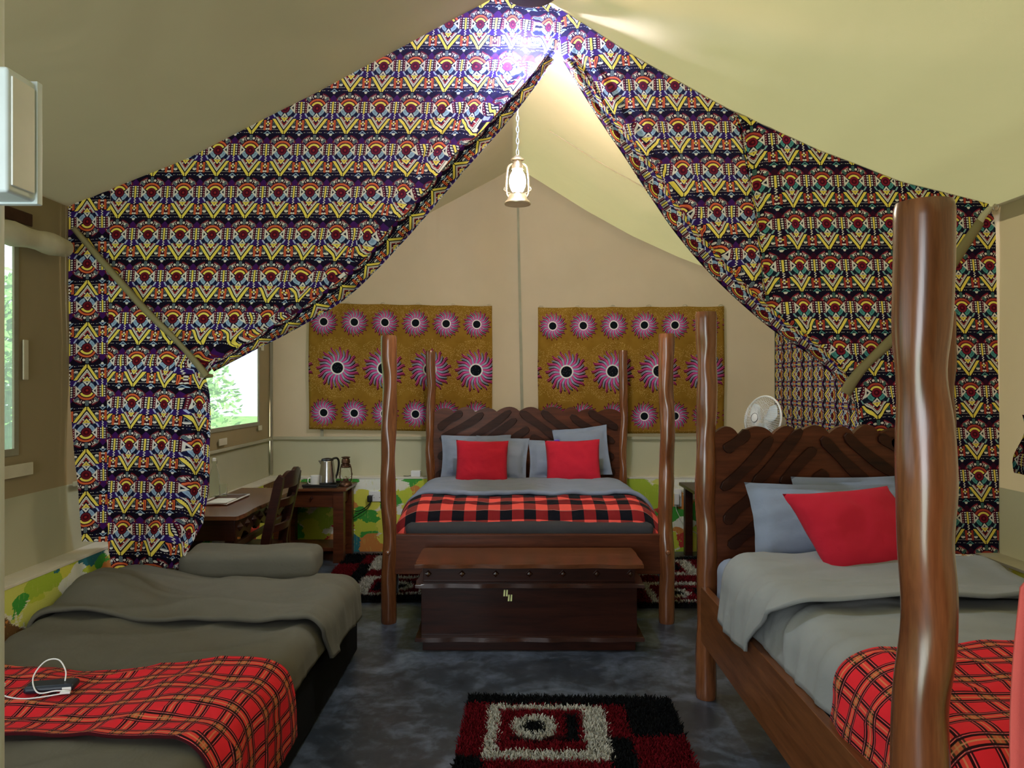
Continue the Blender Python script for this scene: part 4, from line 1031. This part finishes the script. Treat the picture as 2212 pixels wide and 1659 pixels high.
# ------------------------------------------------------------------ shag rugs
def rug(label, x0, y1, wd, ln, rot, n, seed, flip=1, shift=(0, 0), h=0.032):
    """x0, y1: far left corner; u to the right, v towards the camera"""
    rnd = random.Random(seed); t = thing('shag_rug', label, 'rug', (x0, y1, 0), None)
    R = Matrix.Rotation(rot, 3, 'Z'); o0 = Vector((x0, y1, 0))
    def W(u, v, z): return o0+R @ Vector((u, -v, z))
    bm = BM(); prism(bm, [(0, 0), (wd, 0), (wd, ln), (0, ln)], lambda a, b: W(a, b, 0.001), (0, 0, 0.010)); o = ob('backing', bm, 'black', t, False)
    vs = []; fs = []; uv = []
    for i in range(n):
        u = rnd.uniform(0, wd); v = rnd.uniform(0, ln); a = rnd.uniform(0, 2*PI); hh = h*rnd.uniform(0.75, 1.2); ln_ = rnd.uniform(0.008, 0.022); a2 = rnd.uniform(0, 2*PI); wd_ = rnd.uniform(0.0028, 0.0048)
        dx, dy = math.cos(a)*wd_, math.sin(a)*wd_; bx_, by_ = math.cos(a2)*ln_, math.sin(a2)*ln_; k = len(vs)
        for (q, zz, s) in ((0.0, 0.008, 1.0), (0.4, hh*0.65, 0.9), (1.0, hh, 0.4)):
            vs.append(W(u+bx_*q-dx*s, v+by_*q-dy*s, zz)); vs.append(W(u+bx_*q+dx*s, v+by_*q+dy*s, zz))
        fs += [(k, k+1, k+3, k+2), (k+2, k+3, k+5, k+4)]
        uu, vv = (u, v) if flip > 0 else (wd-u, ln-v)
        uv += [(uu+shift[0], vv+shift[1])]*6
    me = bpy.data.meshes.new('pile'); me.from_pydata([tuple(p) for p in vs], [], fs); me.update(); L = me.uv_layers.new(name='UVMap')
    L.data.foreach_set('uv', [c for lp in me.loops for c in uv[lp.vertex_index]])
    o = link('pile', me, 'rug', t, False); o['kind'] = 'stuff'
    return t
rug('red, black and white shag rug on the floor in the foreground', -0.215, 3.735, 1.0, 1.5, -0.035, 46000, 1)
rug('shag rug on the floor left of the double bed', -1.52, 6.82, 0.95, 1.45, 0.03, 20000, 2, -1)
rug('shag rug on the floor right of the double bed, behind the bed post', 0.90, 6.70, 0.95, 1.45, 0.0, 20000, 3, 1, (0.0, 0.0))
# ------------------------------------------------------------------ writing desk, chair and what stands on the desk
dk = thing('desk', 'dark wooden writing desk along the left tent wall', 'desk', (-1.95, 5.25, 0))
dx0, dx1, dy0, dy1, dz = -2.185, -1.735, 4.69, 5.98, 0.752
bm = BM(); prism(bm, [(dx0, dy0), (dx1-0.01, dy0), (dx1, dy0+0.012)]+[(dx1+0.006*math.sin(k*1.3), lerp(dy0+0.012, dy1, k/14)) for k in range(1, 14)]+[(dx1, dy1), (dx0, dy1)], lambda a, b: (a, b, dz-0.026), (0, 0, 0.026), 0.004); ob('desk_top', bm, 'wood_lid', dk)
bm = BM(); box(bm, dx0+0.03, dx1-0.035, dy0+0.04, dy0+0.07, dz-0.165, dz-0.026, 0.003); ob('apron', bm, 'wood', dk)
bm = BM(); prism(bm, [(dy0+0.05, dz-0.026), (dy1-0.05, dz-0.026), (dy1-0.05, dz-0.13)]+[(lerp(dy1-0.05, dy0+0.05, k/24), dz-0.145+0.020*math.sin(k*1.9)-0.02*(k in (0, 24))) for k in range(25)]+[(dy0+0.05, dz-0.13)], lambda a, b: (dx1-0.06, a, b), (0.024, 0, 0)); ap = ob('apron', bm, 'woody', dk)
for k in range(9):
    y = lerp(dy0+0.12, dy1-0.12, k/8); bm = BM(); lathe(bm, [(0.034, 0.0), (0.030, 0.006), (0.001, 0.026)], (dx1-0.036, y, dz-0.085), 4, Matrix.Rotation(PI/2, 3, 'Y')); ob('carved_stud', bm, 'woody', ap, False)
for (x, y) in ((dx0+0.06, dy0+0.07), (dx1-0.07, dy0+0.07), (dx0+0.06, dy1-0.07), (dx1-0.07, dy1-0.07)):
    bm = BM(); prism(bm, [(-0.034, -0.034), (0.034, -0.034), (0.034, 0.034), (-0.034, 0.034)], lambda a, b: (x+a*0.85, y+b*0.85, 0.0), (0, 0, dz-0.026), 0.004); ob('leg', bm, 'wood', dk)
bm = BM(); prism(bm, [(dy0+0.07, 0.555), (dy1-0.07, 0.555), (dy1-0.07, 0.515), (dy0+0.07, 0.515)], lambda a, b: (dx1-0.085, a, b), (0.03, 0, 0), 0.004); ob('stretcher', bm, 'woody', dk)
# chair, its back to the right
cy = 5.22
dc = thing('chair', 'dark wooden desk chair with a carved crest, turned to the desk', 'chair', (-1.85, cy, 0))
def stile(y, name='back_post'):
    bm = BM(); prism(bm, [(-1.615, 0.0), (-1.675, 0.0), (-1.705, 0.46), (-1.690, 0.56), (-1.605, 0.93), (-1.575, 0.975), (-1.545, 0.955), (-1.552, 0.90), (-1.632, 0.55), (-1.645, 0.46)], lambda a, b: (a, y-0.022, b), (0, 0.044, 0), 0.006); return ob(name, bm, 'wood', dc)
stile(cy-0.20); stile(cy+0.20)
def back_x(z): return pw([(0.46, -1.672), (0.56, -1.655), (0.95, -1.572), (1.05, -1.55)], z)
def crossrail(name, za, zb, d, wave=0.0):
    N = 20; bm = BM(); lo = []; 
    for i in range(N+1):
        t = i/N; y = cy-0.185+0.37*t; arch = 0.03*math.sin(PI*t)*0 + wave*(abs(math.sin(PI*t*3))*0.6+math.sin(PI*t)*1.2)
        cv = 0.035*math.sin(PI*t)
        lo.append([(back_x(za)+cv, y, za), (back_x(zb)+cv, y, zb+arch)])
    for i in range(N):
        for s in (0,):
            a, b = lo[i], lo[i+1]
            q = [Vector(a[0]), Vector(b[0]), Vector(b[1]), Vector(a[1])]; off = Vector((d, 0, 0))
            v = [bm.verts.new(p) for p in q]+[bm.verts.new(p+off) for p in q]
            for f in ((0, 1, 2, 3), (7, 6, 5, 4), (0, 4, 5, 1), (3, 2, 6, 7)): bm.faces.new([v[k] for k in f])
            if i == 0: bm.faces.new([v[k] for k in (0, 3, 7, 4)])
            if i == N-1: bm.faces.new([v[k] for k in (1, 5, 6, 2)])
    bmesh.ops.remove_doubles(bm, verts=bm.verts[:], dist=1e-5)
    return ob(name, bm, 'woody', dc)
crossrail('crest_rail', 0.875, 0.955, 0.026, 0.030); crossrail('back_rail', 0.745, 0.800, 0.024); crossrail('back_rail', 0.575, 0.625, 0.024)
bm = BM(); box(bm, -2.07, -1.67, cy-0.21, cy+0.21, 0.425, 0.455, 0.008); ob('seat', bm, 'wood', dc)
for y in (cy-0.18, cy+0.18):
    bm = BM(); box(bm, -2.06, -2.015, y-0.022, y+0.022, 0.0, 0.425, 0.005); ob('leg', bm, 'wood', dc)
    bm = BM(); box(bm, -2.04, -1.66, y-0.012, y+0.012, 0.20, 0.24, 0.003); ob('stretcher', bm, 'wood', dc)
# bottle, glass, tray with paper
q = P(463, 1066, 5.42)
bt = thing('bottle', 'clear glass swing-top water bottle on the desk by the curtain', 'bottle', (q.x, 5.42, dz))
bm = BM(); lathe(bm, [(0.034, 0.013), (0.038, 0.018), (0.038, 0.13), (0.033, 0.17), (0.018, 0.225), (0.015, 0.25), (0.016, 0.272), (0.013, 0.272), (0.012, 0.25), (0.015, 0.225), (0.030, 0.168), (0.035, 0.13), (0.035, 0.021), (0.001, 0.019)], (q.x, 5.42, dz), 28); ob('glass_body', bm, 'glass', bt)
bm = BM(); lathe(bm, [(0.013, 0.274), (0.015, 0.278), (0.014, 0.292), (0.006, 0.298)], (q.x, 5.42, dz), 18); ob('stopper', bm, 'ceramic', bt)
bm = BM(); tube(bm, spline([(q.x-0.018, 5.42, dz+0.255), (q.x-0.020, 5.42, dz+0.275), (q.x-0.014, 5.42, dz+0.286)], 5), 0.0015, 6); tube(bm, spline([(q.x+0.018, 5.42, dz+0.255), (q.x+0.020, 5.42, dz+0.275), (q.x+0.014, 5.42, dz+0.286)], 5), 0.0015, 6); ob('wire_clip', bm, 'steel', bt)
q2 = P(483, 1062, 5.46); bm = BM(); lathe(bm, [(0.024, 0.001), (0.028, 0.09), (0.026, 0.09), (0.022, 0.006), (0.001, 0.005)], (q2.x, 5.46, dz+0.012), 22)
tag(ob('drinking_glass', bm, 'glass'), 'small clear drinking glass beside the bottle on the desk', 'glass')
tr = thing('desk_tray', 'white edged tray with the bottle and a paper on the desk', 'tray', (-2.0, 5.33, dz))
bm = BM(); box(bm, -2.165, -1.965, 5.10, 5.54, dz, dz+0.012, 0.004); ob('tray_board', bm, 'board', tr)
bm = BM(); tube(bm, [(-2.165, 5.10, dz+0.012), (-1.965, 5.10, dz+0.012), (-1.965, 5.54, dz+0.012), (-2.165, 5.54, dz+0.012)], 0.006, 6, True); ob('rim', bm, 'ceramic', tr)
bm = BM(); box(bm, -2.12, -1.985, 5.13, 5.34, dz+0.0125, dz+0.0155); tag(ob('note_paper', bm, 'paper', smooth=False), 'white note paper on the tray on the desk', 'paper')
# ------------------------------------------------------------------ side table with tea things
st = thing('side_table', 'dark wooden side table with a drawer in the far left corner', 'table', (-1.8, 6.78, 0))
tx0, tx1, ty0, ty1, tz = -2.12, -1.495, 6.56, 7.00, 0.665
bm = BM(); box(bm, tx0, tx1+0.03, ty0-0.02, ty1+0.01, tz-0.026, tz, 0.006); ob('table_top', bm, 'wood_lid', st)
for x in (tx0+0.05, tx1-0.045):
    for y in (ty0+0.045, ty1-0.045):
        bm = BM(); prism(bm, [(-0.045, -0.04), (0.045, -0.04), (0.045, 0.04), (-0.045, 0.04)], lambda a, b: (x+a, y+b, 0.0), (0, 0, tz-0.026), 0.006); ob('leg', bm, 'board', st)
bm = BM(); box(bm, tx0+0.06, tx1-0.06, ty0+0.02, ty0+0.04, tz-0.17, tz-0.03, 0.004); dr = ob('drawer', bm, 'board', st)
bm = BM(); lathe(bm, [(0.006, 0.0), (0.007, 0.012), (0.014, 0.018), (0.012, 0.028), (0.001, 0.03)], (PX(674, 6.58), ty0+0.02, tz-0.085), 14, Matrix.Rotation(PI/2, 3, 'X')); ob('knob', bm, 'wood', dr)
bm = BM(); box(bm, tx1-0.06, tx1-0.035, ty0+0.06, ty1-0.06, tz-0.16, tz-0.03, 0.003); box(bm, tx0+0.035, tx0+0.06, ty0+0.06, ty1-0.06, tz-0.16, tz-0.03, 0.003); box(bm, tx0+0.06, tx1-0.06, ty1-0.05, ty1-0.03, tz-0.16, tz-0.03, 0.003); ob('apron', bm, 'board', st)
bm = BM(); box(bm, tx0+0.04, tx1-0.04, ty0+0.04, ty1-0.04, 0.10, 0.13, 0.004); ob('lower_shelf', bm, 'board', st)
# tea tray
ta, tb = PX(662, 6.7), PX(733, 6.7)
tt = thing('tea_tray', 'black tray under the kettle on the side table', 'tray', ((ta+tb)/2, 6.72, tz))
bm = BM(); box(bm, ta, tb, 6.58, 6.86, tz, tz+0.008, 0.003); ob('tray_board', bm, 'blackp', tt)
bm = BM(); tube(bm, [(ta, 6.58, tz+0.02), (tb, 6.58, tz+0.02), (tb, 6.86, tz+0.02), (ta, 6.86, tz+0.02)], 0.011, 8, True); ob('rim', bm, 'blackp', tt)
kx, ky, kz = PX(706, 6.72), 6.74, tz+0.008
kt = thing('kettle', 'brushed steel electric kettle on the black tray', 'kettle', (kx, ky, kz))
bm = BM(); lathe(bm, [(0.078, 0.0), (0.080, 0.006), (0.080, 0.020), (0.076, 0.024)], (kx, ky, kz), 32); ob('base', bm, 'blackp', kt)
bm = BM(); lathe(bm, [(0.078, 0.026), (0.078, 0.034), (0.073, 0.09), (0.063, 0.16), (0.056, 0.215), (0.054, 0.220)], (kx, ky, kz), 40); ob('body', bm, 'steel', kt)
bm = BM(); lathe(bm, [(0.055, 0.2205), (0.056, 0.226), (0.050, 0.238), (0.014, 0.245), (0.001, 0.246)], (kx, ky, kz), 32); ob('lid', bm, 'blackp', kt)
bm = BM(); prism(bm, [(-0.056, 0.185), (-0.074, 0.212), (-0.078, 0.222), (-0.050, 0.222)], lambda a, b: (kx+a, ky-0.018, kz+b), (0, 0.036, 0), 0.004); ob('spout', bm, 'steel', kt)
bm = BM(); tube(bm, spline([(kx+0.045, ky+0.02, kz+0.235), (kx+0.075, ky+0.05, kz+0.238), (kx+0.088, ky+0.07, kz+0.20), (kx+0.082, ky+0.06, kz+0.12), (kx+0.070, ky+0.02, kz+0.055)], 6), 0.010, 8); ob('handle', bm, 'blackp', kt)
mx_, my_ = PX(681, 6.7), 6.69
mg = thing('mug', 'white mug left of the kettle on the black tray', 'mug', (mx_, my_, kz))
bm = BM(); lathe(bm, [(0.034, 0.0), (0.040, 0.004), (0.043, 0.09), (0.040, 0.092), (0.037, 0.008), (0.001, 0.007)], (mx_, my_, kz), 28); ob('body', bm, 'ceramic', mg)
bm = BM(); tube(bm, spline([(mx_-0.030, my_-0.028, kz+0.072), (mx_-0.046, my_-0.045, kz+0.070), (mx_-0.050, my_-0.048, kz+0.045), (mx_-0.044, my_-0.042, kz+0.024), (mx_-0.028, my_-0.026, kz+0.022)], 5), 0.0048, 8); ob('handle', bm, 'ceramic', mg)
# table lantern
qx, qy = PX(747, 6.72), 6.72; qz = tz
tl = thing('table_lantern', 'small bronze hurricane lantern standing beside the kettle', 'lantern', (qx, qy, qz))
bm = BM(); lathe(bm, [(0.056, 0.0), (0.060, 0.004), (0.060, 0.018), (0.052, 0.032), (0.036, 0.044), (0.026, 0.052), (0.024, 0.064)], (qx, qy, qz), 28); ob('oil_tank', bm, 'bronze', tl)
bm = BM(); lathe(bm, [(0.022, 0.066), (0.036, 0.085), (0.042, 0.110), (0.038, 0.140), (0.026, 0.165)], (qx, qy, qz), 24, None, False); ob('glass_globe', bm, 'glass', tl)
bm = BM(); lathe(bm, [(0.040, 0.168), (0.042, 0.174), (0.034, 0.185), (0.034, 0.205), (0.040, 0.212), (0.036, 0.240), (0.028, 0.252), (0.040, 0.258), (0.040, 0.263), (0.018, 0.268)], (qx, qy, qz), 24); ob('chimney', bm, 'bronze', tl)
bm = BM(); lathe(bm, [(0.012, 0.062), (0.016, 0.07), (0.010, 0.085), (0.003, 0.09)], (qx, qy, qz), 14); ob('burner', bm, 'tin', tl)
for s in (-1, 1):
    bm = BM(); tube(bm, spline([(qx+s*0.040, qy, qz+0.036), (qx+s*0.052, qy, qz+0.07), (qx+s*0.050, qy, qz+0.15), (qx+s*0.036, qy, qz+0.20)], 6), 0.0048, 8); ob('side_tube', bm, 'bronze', tl)
bm = BM(); tube(bm, spline([(qx-0.052, qy, qz+0.13), (qx-0.062, qy-0.03, qz+0.10), (qx, qy-0.07, qz+0.062), (qx+0.062, qy-0.03, qz+0.10), (qx+0.052, qy, qz+0.13)], 6), 0.0018, 6); ob('carrying_handle', bm, 'bronze', tl)
# ------------------------------------------------------------------ sockets, plugs and cables
yw = 7.03
def socket(label, x0, x1, z0, z1, gangs):
    t = thing('wall_socket', label, 'socket', ((x0+x1)/2, yw, z0)); bm = BM(); box(bm, x0, x1, yw-0.012, yw-0.0005, z0, z1, 0.003); p = ob('face_plate', bm, 'white', t)
    for g in range(gangs):
        xc = lerp(x0, x1, (g+0.5)/gangs); zc = (z0+z1)/2; bm = BM()
        box(bm, xc-0.003, xc+0.003, yw-0.0130, yw-0.010, zc+0.006, zc+0.016); box(bm, xc-0.016, xc-0.008, yw-0.0130, yw-0.010, zc-0.013, zc-0.009); box(bm, xc+0.008, xc+0.016, yw-0.0130, yw-0.010, zc-0.013, zc-0.009); ob('pin_slots', bm, 'blackp', p, False)
        bm = BM(); box(bm, xc+0.020, xc+0.030, yw-0.0155, yw-0.011, zc+0.008, zc+0.024, 0.001); ob('switch', bm, 'white', p)
    return t
socket('white double wall socket on the painted wall left of the bed', PX(797, yw), PX(832, yw), PZ(1083, yw), PZ(1061, yw), 2)
pc = P(800, 1076, yw-0.03)
pg = thing('power_plug', 'black plug in the left wall socket with a drooping cable', 'plug', pc)
bm = BM(); box(bm, pc.x-0.026, pc.x+0.020, yw-0.060, yw-0.014, pc.z-0.035, pc.z+0.028, 0.010, 3); ob('body', bm, 'blackp', pg)
bm = BM(); tube(bm, spline([(pc.x, yw-0.04, pc.z-0.034), (pc.x-0.02, yw-0.05, pc.z-0.09), (pc.x-0.10, yw-0.05, pc.z-0.145), (pc.x-0.17, yw-0.03, pc.z-0.20), (pc.x-0.20, yw-0.02, pc.z-0.30)], 8), 0.0042, 8); ob('cord', bm, 'blackp', pg)
bm = BM(); tube(bm, spline([(pc.x+0.004, yw-0.03, pc.z-0.034), (pc.x-0.03, yw-0.03, pc.z-0.075), (pc.x-0.09, yw-0.03, pc.z-0.115), (pc.x-0.15, yw-0.02, pc.z-0.125), (pc.x-0.20, yw-0.02, pc.z-0.09)], 8), 0.0042, 8); ob('cord', bm, 'blackp', pg)
q = P(899, 1030, 7.08); bx_ = thing('adapter', 'small white adapter box on the sill left of the headboard', 'adapter', (q.x, 7.08, 0.706))
bm = BM(); box(bm, q.x-0.045, q.x+0.045, 7.035, 7.10, 0.7065, 0.765, 0.006); ob('body', bm, 'white', bx_)
bm = BM(); tube(bm, spline([(q.x-0.044, 7.07, 0.72), (q.x-0.07, 7.07, 0.712), (q.x-0.12, 7.08, 0.712)], 5), 0.003, 6); ob('cord', bm, 'blackp', bx_)
socket('white wall socket on the painted wall right of the bed', PX(1456, yw), PX(1467, yw)+0.02, PZ(1094, yw), PZ(1056, yw), 1)
q = P(1461, 1075, yw-0.03); cg = thing('charger', 'white phone charger plugged in right of the bed', 'charger', q)
bm = BM(); box(bm, q.x-0.022, q.x+0.024, yw-0.055, yw-0.017, q.z-0.065, q.z+0.045, 0.006); ob('body', bm, 'white', cg)
bm = BM(); tube(bm, spline([(q.x-0.006, yw-0.04, q.z-0.064), (q.x+0.0, yw-0.045, q.z-0.12), (q.x+0.05, yw-0.05, q.z-0.22), (q.x+0.10, yw-0.06, q.z-0.29), (q.x+0.18, yw-0.07, q.z-0.33), (q.x+0.24, yw-0.1, q.z-0.42)], 8), 0.0030, 6); ob('cord', bm, 'white', cg)
# ------------------------------------------------------------------ nightstand and pedestal fan
ns = thing('nightstand', 'dark nightstand between the two four-poster beds', 'nightstand', (1.85, 6.6, 0))
nx0, nx1, ny0, ny1, nz1 = PX(1481, 6.66), 2.16, 6.34, 6.93, 0.672
bm = BM(); box(bm, nx0, nx1, ny0, ny1, nz1-0.03, nz1, 0.005); ob('table_top', bm, 'wood', ns)
for x in (nx0+0.075, nx1-0.06):
    for y in (ny0+0.05, ny1-0.05):
        bm = BM(); box(bm, x-0.035, x+0.035, y-0.035, y+0.035, 0, nz1-0.03, 0.005); ob('leg', bm, 'wood', ns)
bm = BM(); box(bm, nx0+0.07, nx1-0.055, ny0+0.03, ny0+0.05, nz1-0.17, nz1-0.035, 0.003); dr = ob('drawer', bm, 'wood', ns)
bm = BM(); lathe(bm, [(0.006, 0.0), (0.012, 0.014), (0.001, 0.022)], ((nx0+nx1)/2, ny0+0.03, nz1-0.10), 12, Matrix.Rotation(PI/2, 3, 'X')); ob('knob', bm, 'brass', dr)
fx_, fy_ = PX(1648, 5.75), 5.75; fz_ = PZ(906, fy_)
fn = thing('pedestal_fan', 'white pedestal fan behind the headboard of the right bed', 'fan', (fx_, fy_, 0))
bm = BM(); lathe(bm, [(0.20, 0.0), (0.205, 0.01), (0.19, 0.03), (0.05, 0.045), (0.03, 0.06)], (fx_, fy_, 0), 32); ob('base', bm, 'white', fn)
FR = Matrix.Translation((fx_, fy_, fz_)) @ Matrix.Rotation(math.radians(-63), 4, 'Z') @ Matrix.Rotation(math.radians(-10), 4, 'X')   # local -Y is the front
def fp(x, y, z): return FR @ Vector((x, y, z))
b0 = fp(0, 0.12, -0.04); bm = BM(); tube(bm, [(fx_, fy_, 0.05), (fx_, fy_, 0.6), (fx_, fy_, fz_-0.20)], 0.014, 12); tube(bm, [(fx_, fy_, fz_-0.25), b0], 0.02, 12); ob('pole', bm, 'white', fn)
RX = Matrix.Rotation(PI/2, 4, 'X')
bm = BM(); lathe(bm, [(0.02, -0.20), (0.055, -0.19), (0.066, -0.15), (0.066, -0.07), (0.05, -0.05)], (0, 0, 0), 24, FR.to_3x3() @ RX.to_3x3()); bmesh.ops.translate(bm, verts=bm.verts[:], vec=FR.translation); ob('motor', bm, 'white', fn)
CR = 0.182
def cage(name, s, nw, dep):
    bm = BM()
    for k in range(nw):
        a = 2*PI*k/nw
        tube(bm, [fp(r_*CR*math.cos(a), s*dep*(1-r_**3)**0.7, r_*CR*math.sin(a)) for r_ in (0.18, 0.45, 0.7, 0.88, 0.97, 1.0)], 0.0016, 4)
    for r_ in (0.5, 0.75): tube(bm, [fp(r_*CR*math.cos(a), s*dep*(1-r_**3)**0.7, r_*CR*math.sin(a)) for a in [2*PI*i/40 for i in range(40)]], 0.0013, 4, True)
    return ob(name, bm, 'white', fn)
cage('front_cage', -1, 60, 0.085); cage('rear_cage', 1, 48, 0.055)
bm = BM(); tube(bm, [fp(CR*math.cos(a), 0, CR*math.sin(a)) for a in [2*PI*i/48 for i in range(48)]], 0.008, 8, True); ob('rim', bm, 'white', fn)
for k in range(3):
    a0 = 2*PI*k/3+0.5; vs_ = []
    bm = BM(); G = []
    for i in range(9):
        r_ = lerp(0.03, 0.155, i/8); row = []
        for j in range(7):
            a = a0+lerp(-0.55, 0.55, j/6)*(0.55+0.75*math.sin(PI*clamp(i/8*0.85+0.12)))
            row.append(bm.verts.new(fp(r_*math.cos(a), 0.03*(j/6-0.5), r_*math.sin(a))))
        G.append(row)
    for i in range(8):
        for j in range(6): bm.faces.new((G[i][j], G[i][j+1], G[i+1][j+1], G[i+1][j]))
    o = ob('blade', bm, 'frost', fn); md = o.modifiers.new('thickness', 'SOLIDIFY'); md.thickness = 0.003
bm = BM(); lathe(bm, [(0.036, 0.076), (0.036, 0.088), (0.030, 0.092), (0.001, 0.094)], (0, 0, 0), 28, FR.to_3x3() @ RX.to_3x3()); bmesh.ops.translate(bm, verts=bm.verts[:], vec=FR.translation); cp = ob('hub_cap', bm, 'white', fn)
bm = BM(); tube(bm, [fp(0.0345*math.cos(a), -0.091, 0.0345*math.sin(a)) for a in [2*PI*i/36 for i in range(36)]], 0.0018, 6, True); ob('ring', bm, 'navy', cp)
# ------------------------------------------------------------------ red cloth on a stand at the right frame edge
sx0, sx1, syy, szz = 0.75, 1.30, 1.06, 1.295
ts = thing('towel_stand', 'slender wooden stand carrying the red cloth at the right edge', 'stand', (1.0, syy, 0))
for x in (0.86, 1.26):
    bm = BM(); box(bm, x-0.014, x+0.014, syy-0.014, syy+0.014, 0.0, szz+0.03, 0.004); ob('post', bm, 'post', ts)
    bm = BM(); box(bm, x-0.02, x+0.02, syy-0.16, syy+0.16, 0.0, 0.035, 0.006); ob('foot', bm, 'post', ts)
bm = BM(); tube(bm, [(0.765, syy, szz), (1.30, syy, szz)], 0.013, 12); ob('rail', bm, 'post', ts)
def f(u, v):
    s = lerp(-0.62, 0.62, v); a = s/0.016
    if abs(s) < 0.016*PI/2: y, z = 0.016*math.sin(a), szz+0.016*math.cos(a)
    else: y, z = math.copysign(0.016+0.012*abs(nz(u*5, s*2, 1))+0.01, s), szz-(abs(s)-0.016*PI/2)
    x = lerp(sx0-0.022*clamp((abs(s)-0.05)/0.4)-0.008*math.sin(s*9), 1.24, u)
    return Vector((x, syy+y, z))
o = gridmesh('red_cloth', 40, 80, f, 'salmon', None, None, 0.005, 1); tag(o, 'salmon red cloth hanging at the right edge beside the tall bed post', 'cloth')
